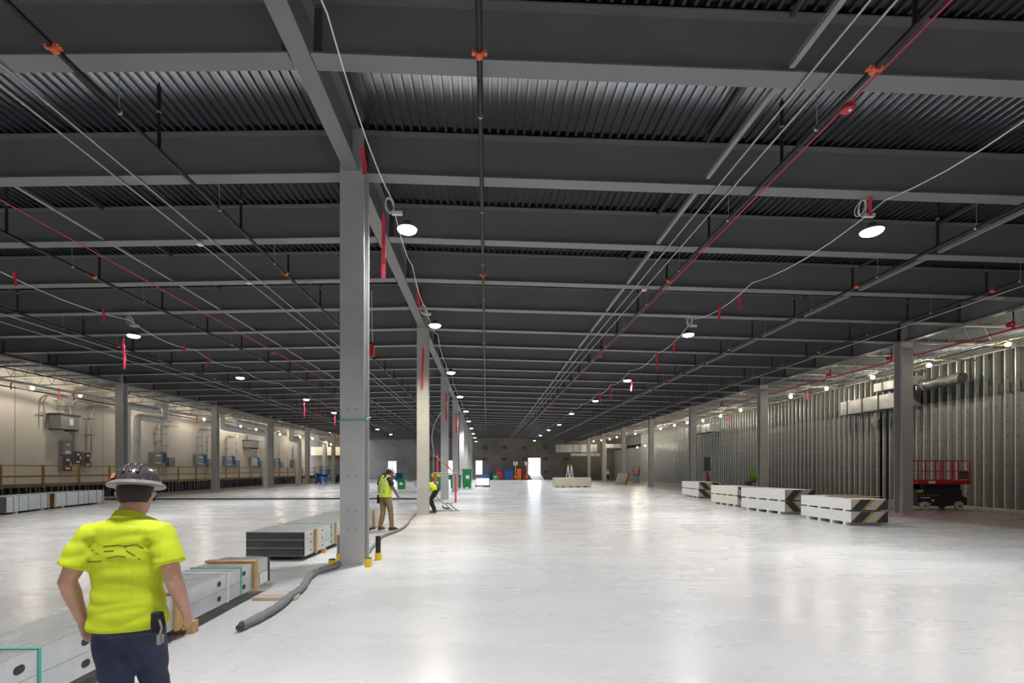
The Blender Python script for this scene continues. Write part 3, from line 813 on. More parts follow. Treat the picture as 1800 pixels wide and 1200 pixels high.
# ------------------------------------------------------------------ ducts by the stud wall and the rear wall
def ductbox(name, lab, c, d, seams, axis, m='duct', group='rectangular ducts'):
    root = thing(name, lab, 'duct', c, 0, group)
    b = MB(); b.box(-d[0]/2,d[0]/2,-d[1]/2,d[1]/2,-d[2]/2,d[2]/2); b.build('casing', M[m], root, bevel=.01)
    i = 0 if axis == 'x' else 1
    p = None
    for k in range(seams):
        t = -d[i]/2 + d[i]*(k+.5)/seams if seams else 0
        if p is None:
            s = MB(); e = .03; q = [d[0]/2+e, d[1]/2+e, d[2]/2+e]; q[i] = .025
            # a hollow flange ring around the casing
            if axis == 'x':
                s.box(-q[0],q[0],-q[1],q[1],d[2]/2,q[2]); s.box(-q[0],q[0],-q[1],q[1],-q[2],-d[2]/2)
                s.box(-q[0],q[0],-q[1],-d[1]/2,-d[2]/2,d[2]/2); s.box(-q[0],q[0],d[1]/2,q[1],-d[2]/2,d[2]/2)
            else:
                s.box(-q[0],q[0],-q[1],q[1],d[2]/2,q[2]); s.box(-q[0],q[0],-q[1],q[1],-q[2],-d[2]/2)
                s.box(-q[0],-d[0]/2,-q[1],q[1],-d[2]/2,d[2]/2); s.box(d[0]/2,q[0],-q[1],q[1],-d[2]/2,d[2]/2)
            p = s.build('flange', M['darkgrey'], root); p.location = (t,0,0) if axis == 'x' else (0,t,0)
        else: link_copy(p, root, (t,0,0) if axis == 'x' else (0,t,0))
    for k in (-.35,.35):
        r = MB(); a = (d[0]*k if axis == 'x' else 0, d[1]*k if axis == 'y' else 0)
        r.tube([(a[0],a[1],d[2]/2+.03),(a[0],a[1],zd(c[0])-c[2])], .008, 5); r.build('hanger_rod', M['conduit'], root)
    return root
ductbox('rectangular_duct', 'pale rectangular duct fixed to the stud wall behind the nearest right column', (20.75,25.3,5.15), (.8,4.3,.75), 4, 'y')
ductbox('rectangular_duct', 'short rectangular duct crossing above the pale duct by the nearest right column', (20.2,23.4,5.85), (.6,2.2,.42), 2, 'y')
ductbox('rectangular_duct', 'long pale duct high before the rear wall', (14.6,78.6,5.1), (6.6,1.2,1.25), 6, 'x')
ductbox('rectangular_duct', 'lower small duct under the long duct at the rear wall', (15.9,77.45,4.05), (4.6,.8,.45), 3, 'x')
ductbox('rectangular_duct', 'pale duct high along the stud wall by its third column', (19.75,44,5.3), (.9,5,.7), 4, 'y')
ductbox('rectangular_duct', 'grey duct crossing high in the far corner past the stud wall', (19.3,73,5.2), (3.6,1.0,.6), 3, 'x')
root = thing('flexible_duct', 'dark crinkled flexible duct leading off the short duct at the stud wall', 'duct', (20.4,22.2,5.6))
b = MB(); rng = random.Random(5)
b.tube([(0,.08-.12*k,.02*math.sin(k)) for k in range(17)], [.24+.02*(k%2) for k in range(17)], 14); b.build('sleeve', M['darkflex'], root, True)
b = MB(); b.lathe([(.255,-.03),(.265,-.03),(.265,.03),(.255,.03)], (0,-.1,0), 16, 0, 'y'); b.build('band', M['conduit'], root)
# conduit rack over the studs
root = thing('conduit_rack', 'rack of thin grey conduits lying along the top of the stud wall', 'rack', (20.7, 0, 6.58))
for k in range(5):
    b = MB(); b.tube([(-.35+.12*k, 12, .03*(k%2)), (-.35+.12*k, 64, .03*(k%2))], .016, 6); b.build('conduit', M['conduit'], root, True)
p = None
for k in range(17):
    if p is None:
        b = MB(); b.box(-.45,.30,-.02,.02,-.06,-.018); p = b.build('crossbar', M['joist'], root); p.location = (0,13+3*k,0)
    else: link_copy(p, root, (0,13+3*k,0))

# ------------------------------------------------------------------ the tan wall: platform, rail, equipment
PX = -23.75
b = MB(); b.box(WALL_L+.02, PX-.16, Y_FRONT, 68.4, .001, .78); b.box(WALL_L+.02, PX, Y_FRONT, 68.4, .78, .84, 1)
plat = struct(b.build('floor_platform', [M['darkwall'], M['tan']]))
b = MB(); rng = random.Random(11)
y = 14.0
while y < 68:
    b.box(PX-.15, PX-.02, y-.012, y+.012, .002, .78); y += rng.choice((.30,.30,.41,.41,.22))
o = b.build('skirt_stud', M['galv'], plat); o['kind'] = 'stuff'
b = MB(); b.box(PX-.02, PX+.02, Y_FRONT, 68.4, .74, .92); b.build('toe_board', M['railtan'], plat)
# guard rail
root = thing('guard_rail', 'timber guard rail with ochre posts along the platform before the tan wall', 'railing', (PX+.09, 0, 0))
b = MB(); b.box(-.045,.045,-.045,.045,.70,1.90); p = None
ys = [21.7+2.27*k for k in range(21)]
for y in ys:
    if p is None: p = b.build('post', M['railwood'], root); p.location = (0,y,0)
    else: link_copy(p, root, (0,y,0))
b = MB(); b.box(-.07,-.046, 19.5, 68.2, 1.27, 1.36); b.build('mid_rail', M['railwood'], root)
b = MB(); b.box(-.07,-.046, 19.5, 68.2, 1.84, 1.89); b.build('top_rail', M['railwood'], root)

def enclosure(y0, y1, z0, z1, dep, m, lab, name='disconnect_switch', cover=None, marks=True, cat='electrical box', group='switch boxes on the tan wall', handle=True):
    x = WALL_L+.02
    root = thing(name, lab, cat, (x, (y0+y1)/2, z0), 0, group)
    w = (y1-y0)/2; h = z1-z0
    b = MB(); b.box(0,dep,-w,w,0,h); b.build('case', M[m], root, bevel=.015)
    b = MB(); b.box(dep+.001,dep+.02,-w*.93,w*.93,h*.04,h*.96); b.build('door', M[cover or m], root, bevel=.006)
    if marks:
        b = MB(); b.box(dep+.0205,dep+.022,-w*.5,w*.6,h*.12,h*.32); b.build('warning_label', M['tape'] if cover else M['paperwhite'], root)
        b = MB(); b.box(dep+.0225,dep+.0235,-w*.45,w*.55,h*.13,h*.24); b.build('label_text_panel', M['paperwhite'], root)
        b = MB(); b.box(dep+.0205,dep+.022,-w*.3,w*.5,h*.70,h*.84); b.build('rating_plate', M['paperwhite'], root)
    if handle:
        b = MB(); b.bar((dep+.04,w*.55,h*.45),(dep+.04,w*.55,h*.66),.04,.05); b.lathe([(.05,0),(.05,.04)],(dep+.021,w*.55,h*.45),10,0,'x'); b.build('lever', M['offwhite' if cover else 'tool'], root)
    return root
enclosure(28.95,29.6,2.52,3.35,.22,'grey','grey switch box directly under the transformer',handle=False)
enclosure(28.9,29.55,1.56,2.45,.24,'grey','tall dark-doored switch box, lowest under the transformer', cover='darkgrey')
enclosure(29.72,30.25,1.98,2.77,.22,'grey','small dark-doored switch box between two larger ones right of the transformer', cover='darkgrey')
enclosure(30.45,31.0,1.80,2.76,.22,'grey','dark-doored switch box below the thick arched conduits', cover='darkgrey')
# transformer on brackets
root = thing('wall_transformer', 'large grey transformer cabinet bracketed high on the tan wall', 'transformer', (WALL_L+.02, 28.85, 4.02))
b = MB(); b.box(.04,.75,-.62,.62,0,.82); b.build('cabinet', M['grey'], root, bevel=.02)
b = MB(); b.box(.0,.80,-.70,.70,.80,.90); b.build('lid', M['darkgrey'], root, bevel=.01)
b = MB(); b.box(0,.78,-.55,-.45,-.08,-.001); b.build('bracket', M['darkgrey'], root); b = MB(); b.box(0,.78,.45,.55,-.08,-.001); b.build('bracket', M['darkgrey'], root)
b = MB(); b.box(.751,.754,-.05,.2,.25,.62); b.build('notice', M['paperwhite'], root)
root = thing('wall_transformer', 'smaller grey transformer cabinet high on the tan wall further along', 'transformer', (WALL_L+.02, 51.4, 3.95))
b = MB(); b.box(.04,.75,-1.0,1.0,0,.72); b.build('cabinet', M['grey'], root, bevel=.02)
b = MB(); b.box(0,.80,-1.06,1.06,.70,.79); b.build('lid', M['darkgrey'], root, bevel=.01)
b = MB(); b.box(0,.78,-.9,-.8,-.08,-.001); b.build('bracket', M['darkgrey'], root); b = MB(); b.box(0,.78,.8,.9,-.08,-.001); b.build('bracket', M['darkgrey'], root)
# control stations: grey box, blue box and pale box side by side
for i, (y0, y1, bl) in enumerate(((36.5,37.7,'grey'),(41.95,43.1,'skyblue'),(46.6,47.9,'skyblue'),(51.7,53.1,'pale'),(57.4,58.5,'skyblue'),(62.6,64.0,'grey'))):
    w = nth(i+1)
    enclosure(y0, y1, 2.0, 2.95, .28, 'grey', 'grey control cabinet on the tan wall, %s station from the camera' % w, 'control_cabinet', cover={'grey':'grey','skyblue':'skyblue','pale':'paleblue'}[bl], group='control cabinets on the tan wall', handle=False)
    if i < 5:
        enclosure(y1+.06, y1+.40, 2.20, 3.0, .3, 'blue', 'narrow blue box beside the control cabinet, %s station from the camera' % w, 'drive_unit', marks=False, group='blue boxes on the tan wall', handle=False)
        enclosure(y1+.75, y1+1.5, 1.92, 2.62, .24, 'skyblue' if i else 'grey', 'small pale box beside the blue one, %s station from the camera' % w, 'isolator_box', marks=False, group='small boxes on the tan wall')
# conduit risers with a swept bend into the ceiling
rk = 0
def riser(y, z0, z1, r, lab, bend=.5, dirn=1, m='conduit', straps=2):
    global rk; rk += 1; q = rk % 4; z1 += .13*q-.2; x = WALL_L+.08+.13*q
    root = thing('conduit_riser', lab, 'conduit', (x, y, 0), 0, 'conduit risers on the tan wall')
    pts = [(0,0,z0),(0,0,z1-bend)] + [(0, dirn*bend*(1-math.cos(t*PI/10)), z1-bend+bend*math.sin(t*PI/10)) for t in range(1,6)] + [(0,dirn*(bend+.9),z1)]
    b = MB(); b.tube(pts, r, 8); b.build('tube', M[m], root, True)
    for k in range(straps):
        z = z0+(z1-z0)*(.35+.35*k)
        s = MB(); s.box(-.07,r+.012,-.22,.22,z-.02,z+.02); s.box(r+.012,r+.016,-.05,.05,z-.03,z+.03); s.build('strut_clip', M['tool'], root)
R_ = [(27.78,4.3,6.0,.045,'arched conduit at the near side of the transformer',1),(28.75,4.95,6.05,.03,'thin conduit rising above the transformer, nearer one',1),(29.2,4.95,6.05,.03,'thin conduit rising above the transformer, further one',1),
      (29.9,2.8,6.1,.035,'conduit rising past the far side of the transformer',1),(30.65,2.8,5.75,.06,'thick conduit arching above the dark-doored switch box, nearer one',1),(30.9,2.8,5.7,.06,'thick conduit arching above the dark-doored switch box, further one',1),
      (37.0,2.98,5.2,.07,'thick conduit above the first control station, nearer one',1),(37.25,2.98,5.2,.06,'thick conduit above the first control station, further one',1),(38.2,2.66,5.25,.03,'thin conduit above the first control station',1),
      (42.2,2.98,5.1,.07,'thick conduit above the second control station, nearer one',1),(42.6,2.98,5.0,.05,'conduit above the second control station, further one',1),(44.0,2.66,5.0,.03,'thin conduit above the second control station',1),
      (47.0,2.98,5.0,.07,'thick conduit above the third control station',1),(48.6,2.66,5.0,.03,'thin conduit above the third control station',1),
      (50.9,4.76,5.7,.03,'thin conduit above the further transformer, nearer one',1),(51.6,4.76,5.7,.03,'thin conduit above the further transformer, further one',1),
      (53.0,2.98,4.95,.06,'conduit above the fourth control station',1),(54.6,2.66,4.9,.03,'thin conduit above the fourth control station',1),
      (58.2,2.98,4.9,.05,'conduit above the fifth control station',1),(63.3,2.98,4.9,.07,'thick conduit above the last control station',1)]
for y,z0,z1,r,l,d in R_: riser(y,z0,z1,r,l,dirn=d)
for i, y in enumerate((36.8,37.4,38.4,42.4,43.6,44.2,47.2,48.6,52.4,57.9,63.2)):
    b = MB(); b.tube([(WALL_L+.1,y,.86),(WALL_L+.1,y,1.98 if i in (0,1,3,6,8,9,10) else 1.9)], .03, 6)
    tag(b.build('conduit_drop', M['conduit'], None, True), 'short conduit dropping to the platform from the wall boxes, %s from the camera' % nth(i+1), 'conduit', 'conduit drops on the tan wall')
# insulated white pipes
def inspipe(pts, r, lab):
    root = thing('insulated_pipe', lab, 'pipe', pts[0], 0, 'white insulated pipes before the tan wall')
    o = Vector(pts[0]); P = [Vector(p)-o for p in pts]
    q = [P[0]]
    for i in range(1, len(P)-1):                          # rounded elbows
        a = (P[i-1]-P[i]).normalized(); c = (P[i+1]-P[i]).normalized(); e = min(.36, (P[i-1]-P[i]).length*.45, (P[i+1]-P[i]).length*.45)
        for t in range(6):
            u = t/5; q.append(P[i] + a*e*(1-u)**2 + c*e*u**2)
    q.append(P[-1])
    b = MB(); b.tube(q, r, 14); b.build('jacket', M['offwhite'], root, True)
    for i in range(len(P)-1):
        d = P[i+1]-P[i]
        if d.length < 1.2: continue
        for t in (.3,.7):
            c = P[i]+d*t; n = d.normalized()
            s = MB(); s.tube([c-n*.02, c+n*.02], r+.004, 14); s.build('band', M['conduit'], root, True)
inspipe([(-22.3,30.4,0),(-22.3,30.4,5.62),(-22.3,33.3,5.62),(-22.3,33.3,6.5)], .20, 'white insulated pipe rising behind the first tan wall column, nearer of two')
inspipe([(-22.3,31.3,0),(-22.3,31.3,5.05),(-22.3,34.0,5.05),(-22.3,34.0,6.5)], .21, 'white insulated pipe rising behind the first tan wall column, further of two')
inspipe([(-22.3,41.2,6.4),(-22.3,41.2,5.25),(-22.3,49.2,5.25),(-22.3,49.2,0)], .26, 'white insulated pipe dropping to the floor behind the third tan wall column')
inspipe([(-22.1,43.0,6.4),(-22.1,43.0,5.85),(-22.1,48.5,5.85)], .24, 'white insulated pipe hung level above the longer white pipe')
inspipe([(-22.3,55.6,6.3),(-22.3,55.6,5.2),(-22.3,57.8,5.2),(-22.3,57.8,0)], .34, 'thick white insulated pipe standing before the last control station')
inspipe([(-22.3,64.3,6.2),(-22.3,64.3,5.5),(-22.3,67.2,5.5),(-22.3,67.2,0)], .34, 'white insulated pipe standing behind the blue scissor lift')
# cable basket over the first white pipes
root = thing('wire_basket', 'white wire basket tray hung above the white insulated pipes', 'tray', (-22.1,31.6,6.02))
p = None
for k in range(6):
    if p is None:
        b = MB(); b.tube([(0,0,0),(0,0,.42)], .012, 5); p = b.build('hanger', M['white'], root); p.location = (0,-1.2+.55*k,0)
    else: link_copy(p, root, (0,-1.2+.55*k,0))
for z in (0,.2):
    b = MB(); b.tube([(0,-1.3,z),(0,1.7,z)], .012, 5); b.build('side_wire', M['white'], root)
# rear left corner: closing wall bits and yellow gate
root = thing('guard_gate', 'yellow timber guard gate before the brown corner partition', 'gate', (-22.2,68.9,0))
for x in (-1.2,-.4,.4,1.2):
    b = MB(); b.box(x-.045,x+.045,-.045,.045,0,1.9); b.build('post', M['railwood'], root)
for z in (.75,1.3,1.85):
    b = MB(); b.box(-1.2,1.2,-.075,-.046,z-.05,z+.05); b.build('rail', M['railwood'], root)
b = MB(); b.box(-25.0,-20.0,69.4,69.6,3.7,4.9); tag(b.build('cream_bulkhead', M['cream'], None), 'cream bulkhead lit warm above the brown corner partition', 'bulkhead')
# ------------------------------------------------------------------ steel stud bundles
def stud_bundle(lab, loc, rz, L, W, layers, hl, pitch, holes, blocks, straps, z0=.10, skids=(.4,), topblocks=(), paper=None, rim=False, hole_r=.022):
    """local axes: y along the studs, right-hand face at x = 0, bundle runs to x = -W; origin on the floor"""
    root = thing('stud_bundle', lab, 'stud bundle', loc, rz, 'bundles of steel studs')
    n = int(W/pitch)
    for k in range(layers):
        b = MB(); za = z0 + k*(hl+.003); zt = za+hl
        for i in range(n):
            x = -i*pitch
            b.box(x-.0013, x, 0, L, za, zt)
            f = pitch*.80
            b.box(x-f, x-.0018, 0, L, zt-.003, zt); b.box(x-f, x-.0018, 0, L, za, za+.003)
            b.box(x-f, x-f+.0018, 0, L, zt-.016, zt-.003); b.box(x-f, x-f+.0018, 0, L, za+.003, za+.016)
        b.box(-n*pitch, -n*pitch+.005, 0, L, za, zt)
        b.box(-n*pitch, -.002, .09, L-.09, za+.004, zt-.004, 1)  # black core added inside each layer to darken its open ends
        for h in holes:                                  # stadium shaped service punch-outs
            c = (za+zt)/2; r = hole_r; s = []
            for t in range(12):
                a = 2*PI*t/12; s.append((h + (r*1.0)*math.cos(a) + (.35*r if math.cos(a) > 0 else -.35*r), c + r*math.sin(a)))
            b.prism(s, .0003, .0012, 'x', 1)
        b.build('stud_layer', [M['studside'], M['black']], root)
    zt = z0+layers*(hl+.003)
    for y in blocks:
        b = MB(); b.box(.002,.032,y-.045,y+.045,z0-.02,zt+.002); b.build('timber_batten', M['wood'], root, bevel=.003)
    for y in topblocks:
        b = MB(); b.box(-W-.02,.03,y-.045,y+.045,zt+.003,zt+.028); b.build('timber_batten', M['wood'], root, bevel=.003)
    for y in skids:
        b = MB(); b.box(-W-.05,.05,y-.045,y+.045,0.001,z0-.002); b.build('skid', M['wood'], root, bevel=.003)
    for y, m in straps:
        b = MB(); e = .006
        b.box(.0015,.0015+e,y-.010,y+.010,z0-.008,zt+.004); b.box(-W-.008,e,y-.010,y+.010,zt+.0005,zt+.0045)
        b.box(-W-.012,-W-.006,y-.010,y+.010,z0-.008,zt+.004)
        b.build('strap', M[m], root)
    if rim:
        b = MB(); b.box(-.012,.012,L-.012,L+.012,z0,zt+.01); b.build('corner_guard', M['boot'], root)
    if paper:
        b = MB(); b.box(.0025,.0035,paper[0],paper[1],paper[2],paper[3]); o = b.build('delivery_note', M['paperwhite'], root)
        b = MB()
        for t in range(4): b.box(.0036,.0040,paper[0]+.03,paper[1]-.04,paper[2]+.025+t*.028,paper[2]+.029+t*.028)
        b.build('printed_lines', M['grey'], o)
    return root
stud_bundle('long bundle of galvanised studs beside the walking worker, running out of view', (-3.02,.9,0), 0, 5.86, .60, 2, .163, .040,
            [.45,1.05,1.65,2.00,2.28,2.80,3.42,4.00,4.62,5.18], [3.87,5.45], [(2.42,'strap'),(3.98,'lime'),(4.80,'paperwhite'),(5.11,'strap'),(5.53,'lime')],
            z0=.125, skids=(.5,2.4,4.1), topblocks=(5.46,3.86), paper=(5.60,5.82,.135,.275), rim=True, hole_r=.030)
stud_bundle('three-layer stud bundle with black open ends beside the nearest column', (-3.31,8.87,0), math.radians(-2.0), 5.4, 1.10, 3, .145, .040,
            [.28,.86,1.34,1.95,2.6,3.2,3.8,4.4,5.0], [.50,1.62,3.55,4.70], [(1.38,'strap'),(3.9,'strap')], z0=.085, skids=(.9,3.0,4.8), hole_r=.020)
stud_bundle('six-layer stud bundle before the platform, its black open end to the camera', (-17.62,18.07,0), math.radians(15.5), 2.62, 1.0, 6, .094, .045,
            [.38,1.25,2.05], [2.56], [(.72,'strap'),(1.15,'paperwhite')], z0=.08, skids=(.5,2.1), hole_r=.026)
stud_bundle('six-layer stud bundle with timber end battens, further along before the platform', (-18.35,20.85,0), math.radians(9.0), 3.4, 1.0, 6, .094, .045,
            [.75,1.55,2.25,2.85], [.04,3.34], [(1.95,'strap')], z0=.08, skids=(.5,2.9), hole_r=.028)
tag((lambda b: (b.box(-2.98,-2.42,6.20,6.285,.001,.04), b.build('timber_offcut', M['paleboard'], None, bevel=.003))[1])(MB()), 'pale timber offcut lying on the floor beside the long stud bundle, nearer one', 'offcut', 'timber offcuts')
tag((lambda b: (b.box(-2.98,-2.44,6.30,6.385,.001,.04), b.build('timber_offcut', M['paleboard'], None, bevel=.003))[1])(MB()), 'pale timber offcut lying on the floor beside the long stud bundle, further one', 'offcut', 'timber offcuts')

# ------------------------------------------------------------------ gypsum board stacks: every strapped bundle and spacer is a thing
def board_bundle(lab, loc, rz, L, W, h, edge, endm, z):
    """local x: along the end (0..W), local y: along the long side, origin at the near corner"""
    root = thing('board_bundle', lab, 'board bundle', (loc[0],loc[1],z), rz, 'gypsum board bundles')
    n = max(6, int(round(h/.0325))); t = h/n; rng = random.Random(int(loc[1]*100+z*10))
    b = MB()
    for k in range(n):
        j = rng.uniform(0,.004); b.box(0+j, W, .003, L, k*t+.0006, (k+1)*t-.0006)
    b.box(.006,W-.004,.006,L-.004,.001,h-.001)
    b.build('boards', M[edge], root)
    b = MB(); b.box(.006,W-.003,0,.0028,.001,h-.001); b.build('printed_end', M[endm], root)
    return root
def board_stack(names, loc, rz, L, W, h, edge, ends, where, feet=.10, gap=.055):
    c, s = math.cos(rz), math.sin(rz)
    def P(x, y): return (loc[0]+c*x-s*y, loc[1]+s*x+c*y)
    z = feet
    for k, (nm, e) in enumerate(zip(names, ends)):
        board_bundle(nm, loc, rz, L, W, h, edge, e, z)
        zf = z-feet if k == 0 else z-gap
        hh = feet if k == 0 else gap
        for i, fy in enumerate((.10,.34,.58,.82)):
            b = MB(); b.box(-.004, W-.02, -.05, .05, .001, hh-.001)
            o = b.build('board_spacer', M[edge], None); x, y = P(0, L*fy+.05); o.location = (x, y, zf); o.rotation_euler = (0,0,rz)
            tag(o, 'spacer strip, %s from near end, under %s bundle of %s' % (nth(i+1), 'lower' if k == 0 else 'upper', where), 'spacer', 'spacers of the board stacks')
        z += h + gap
board_stack(['lower bundle of the white board stack nearest the camera, striped end','upper bundle of the white board stack nearest the camera, planks on top'],
            (10.79,14.12,0), math.radians(-2.5), 2.44, 1.08, .315, 'drywall', ['end_up','end_up'], 'the nearest white board stack')
board_stack(['lower bundle of the white board stack second from the camera','upper bundle of the white board stack second from the camera'],
            (11.02,17.66,0), math.radians(5.5), 2.6, 1.2, .38, 'drywall', ['end_down','end_up'], 'the second white board stack')
board_stack(['lower bundle of the cream board stack, third from the camera','upper bundle of the cream board stack, third from the camera'],
            (11.17,21.32,0), math.radians(1.5), 2.4, 1.2, .37, 'drycream', ['end_down','end_down'], 'the cream board stack')
board_stack(['lower bundle of the white board stack fourth from the camera','upper bundle of the white board stack fourth from the camera'],
            (12.28,27.75,0), math.radians(-4.5), 3.0, 1.25, .39, 'drywall', ['end_down','end_down'], 'the fourth board stack')
# loose planks on the nearest stack
for i, (x, y, L, a, z, m) in enumerate(((11.05,14.7,1.10,4,.805,'wood'),(11.12,15.0,1.25,-3,.805,'paleboard'),(11.0,15.35,1.3,2,.805,'wood'),(11.15,15.2,.9,10,.828,'paleboard'),(11.05,15.55,1.15,-2,.828,'wood'))):
    b = MB(); b.box(0,L,0,.13,0,.020); o = b.build('loose_plank', M[m], None, bevel=.002); o.location = (x,y,z); o.rotation_euler = (0,0,math.radians(a))
    tag(o, 'loose timber plank lying on the nearest board stack, %s from the striped end' % nth(i+1), 'plank', 'loose planks on the nearest board stack')
# plain cream stack out on the aisle
root = thing('board_bundle', 'plain cream board stack standing alone far down the aisle', 'board bundle', (6.45,45.1,.10), math.radians(5), 'gypsum board bundles')
b = MB(); b.box(0,3.45,0,1.2,.001,.80); b.build('boards', M['cream'], root, bevel=.01)
for i, x in enumerate((.3,.95,1.65,2.4,3.1)):
    b = MB(); b.box(-.05,.05,0,1.15,.001,.098); o = b.build('board_spacer', M['cream'], None); o.location = (6.45+math.cos(math.radians(5))*x, 45.12+math.sin(math.radians(5))*x, 0); o.rotation_euler = (0,0,math.radians(5))
    tag(o, 'spacer block under the lone cream board stack, %s from its middle-row side' % nth(i+1), 'spacer', 'spacers of the board stacks')
# stepladder behind it
root = thing('stepladder', 'white stepladder standing behind the lone cream board stack', 'ladder', (9.0,52.0,0), math.radians(15))
for s, nm in ((-1,'front'),(1,'rear')):
    for x in (-.25,.25):
        b = MB(); b.bar((x,s*.62,0),(x*.8,0,2.1),.06,.05); b.build('rail', M['offwhite'], root)
for k in range(6):
    b = MB(); z = .3+.3*k; y = -.62*(1-z/2.1); b.box(-.24,.24,y-.06,y+.04,z,z+.03); b.build('step', M['offwhite'], root)
b = MB(); b.box(-.22,.22,-.1,.1,2.1,2.14); b.build('top_cap', M['yellow'], root)
# leaning sheets by the far right columns
for i, (x, m, l) in enumerate(((15.0,'backboard','pale grey sheet leaning by a far right column'),(15.4,'wood','brown sheet leaning just behind the pale grey one'))):
    b = MB(); b.prism([(0,0),(.02,0),(.52,1.28),(.50,1.28)], -.75, .75, 'y'); o = b.build('leaning_sheet', M['paperwhite' if i == 0 else 'wood'], None)
    o.location = (x, 54.1+.55*i, .001); o.rotation_euler = (0,0,math.radians(-62)); tag(o, l, 'sheet')

# ------------------------------------------------------------------ pipe stubs, hose, cords and marks on the floor
for x, y, h, yel, l in ((-2.03,8.36,.0,.14,'short yellow pipe cap at the right foot of the nearest column'),
                        (-2.00,8.98,.30,.13,'black capped pipe stub with yellow base right of the nearest column'),
                        (-2.63,8.30,.0,.13,'short yellow pipe cap before the left foot of the nearest column'),
                        (-2.70,8.95,.34,.12,'grey pipe stub with yellow base behind the nearest column')):
    root = thing('pipe_stub', l, 'pipe stub', (x,y,0), 0, 'yellow based pipe stubs')
    b = MB(); b.lathe([(.060,.001),(.062,yel),(.05,yel+.002)], n=18); b.build('yellow_base', M['yellow'], root, True)
    if h: b = MB(); b.lathe([(.048,yel+.003),(.048,yel+h),(.045,yel+h+.01)], n=18); b.build('pipe', M['black' if x > -2.3 else 'grey'], root, True)
    else: b = MB(); b.lathe([(.055,yel+.003),(.055,yel+.012)], n=18); b.build('rim', M['boot'], root, True)
def smooth(pts, k=4):
    P = [Vector(p) for p in pts]; out = []
    for i in range(len(P)-1):
        a = P[max(0,i-1)]; b = P[i]; c = P[i+1]; d = P[min(len(P)-1,i+2)]
        for t in range(k):
            u = t/k; out.append(.5*((2*b)+(c-a)*u+(2*a-5*b+4*c-d)*u*u+(3*b-a-3*c+d)*u**3))
    return out+[P[-1]]
root = thing('foam_hose', 'grey foam-sleeved hose snaking on the floor past the nearest column', 'hose', (-2.53,5.05,0))
hp = smooth([(-2.53,5.05,.052),(-2.47,5.4,.055),(-2.46,5.8,.052),(-2.50,6.2,.055),(-2.52,6.64,.05),(-2.64,7.2,.055),(-2.70,7.60,.05),(-2.64,7.85,.055),(-2.54,8.15,.05),(-2.545,8.40,.052)], 8)
rng = random.Random(2)
b = MB(); b.tube([p-Vector((-2.53,5.05,0)) for p in hp], [.047+.004*math.sin(i*1.3)+(-.014 if i in (2,) else 0)+(-.012 if abs(i-52) < 2 else 0) for i in range(len(hp))], 14); b.build('sleeve', M['foam'], root, True)
b = MB(); b.tube([Vector(hp[0])-Vector((-2.53,5.05,0))+Vector((0,-.07,0)), Vector(hp[0])-Vector((-2.53,5.05,0))+Vector((0,.03,0))], .03, 10); b.build('cut_end', M['boot'], root, True)
hp2 = smooth([(-2.30,9.35,.04),(-2.40,10.2,.04),(-2.44,10.9,.045),(-2.54,11.86,.04),(-2.42,12.7,.045),(-2.34,13.4,.04),(-2.36,14.4,.045),(-2.48,15.8,.04),(-2.55,16.8,.04),(-2.60,17.65,.04)], 6)
b = MB(); b.tube(hp2, .034, 10); tag(b.build('foam_hose', M['foam'], None, True), 'thin grey hose running from the nearest column past the standing worker to the next', 'hose')
cp = smooth([(-21.5,27.0,.03),(-18.9,27.08,.03),(-14,27.15,.03),(-10,27.25,.035),(-6.5,27.3,.03),(-4.2,27.05,.035),(-3.0,27.0,.03)], 5)
b = MB(); b.tube(cp, .045, 8); tag(b.build('floor_hose', M['rubber'], None, True), 'dark hose lying straight across the left floor behind the far worker', 'hose')
cp = smooth([(-2.0,22.2,.03),(-1.9,21.2,.03),(-1.75,20.6,.03),(-1.55,20.2,.04)], 5)
b = MB(); b.tube(cp, .03, 8); tag(b.build('floor_hose', M['rubber'], None, True), 'short dark hose on the floor by the metal stand behind the second column', 'hose')
def strip(name, pts, w, m, lab, cat):
    vs = []; P = [Vector(p) for p in pts]
    for i, p in enumerate(P):
        d = (P[min(i+1,len(P)-1)]-P[max(0,i-1)]).normalized(); n = Vector((-d.y,d.x,0)); ww = w[i] if isinstance(w, list) else w
        for z in (.0008,.003): vs += [p+n*ww/2+Vector((0,0,z)), p-n*ww/2+Vector((0,0,z))]
    fs = []
    for i in range(len(P)-1):
        k = 4*i; fs += [(k+2,k+3,k+7,k+6),(k,k+4,k+5,k+1),(k,k+2,k+6,k+4),(k+1,k+5,k+7,k+3)]
    fs += [(0,1,3,2),(4*len(P)-4,4*len(P)-2,4*len(P)-1,4*len(P)-3)]
    b = MB(); b.add(vs, fs); return tag(b.build(name, M[m], None), lab, cat)
strip('floor_marking', [(14.2,17.15,0),(14.55,17.05,0),(15.0,16.85,0),(15.5,16.6,0),(15.9,16.4,0),(16.1,16.25,0)], [.10,.42,.50,.45,.30,.05], 'pink', 'broad magenta paint smear on the floor before the nearest right column', 'floor marking')
strip('floor_marking', [(15.9,16.35,0),(16.5,15.6,0),(17.4,14.7,0),(18.6,13.4,0)], .13, 'pink', 'thin magenta paint line running off from the paint smear, nearer one', 'floor marking')
strip('floor_marking', [(14.4,17.5,0),(15.6,17.35,0),(17.0,16.3,0),(18.6,14.9,0)], .06, 'pink', 'faint magenta paint line running off behind the paint smear', 'floor marking')
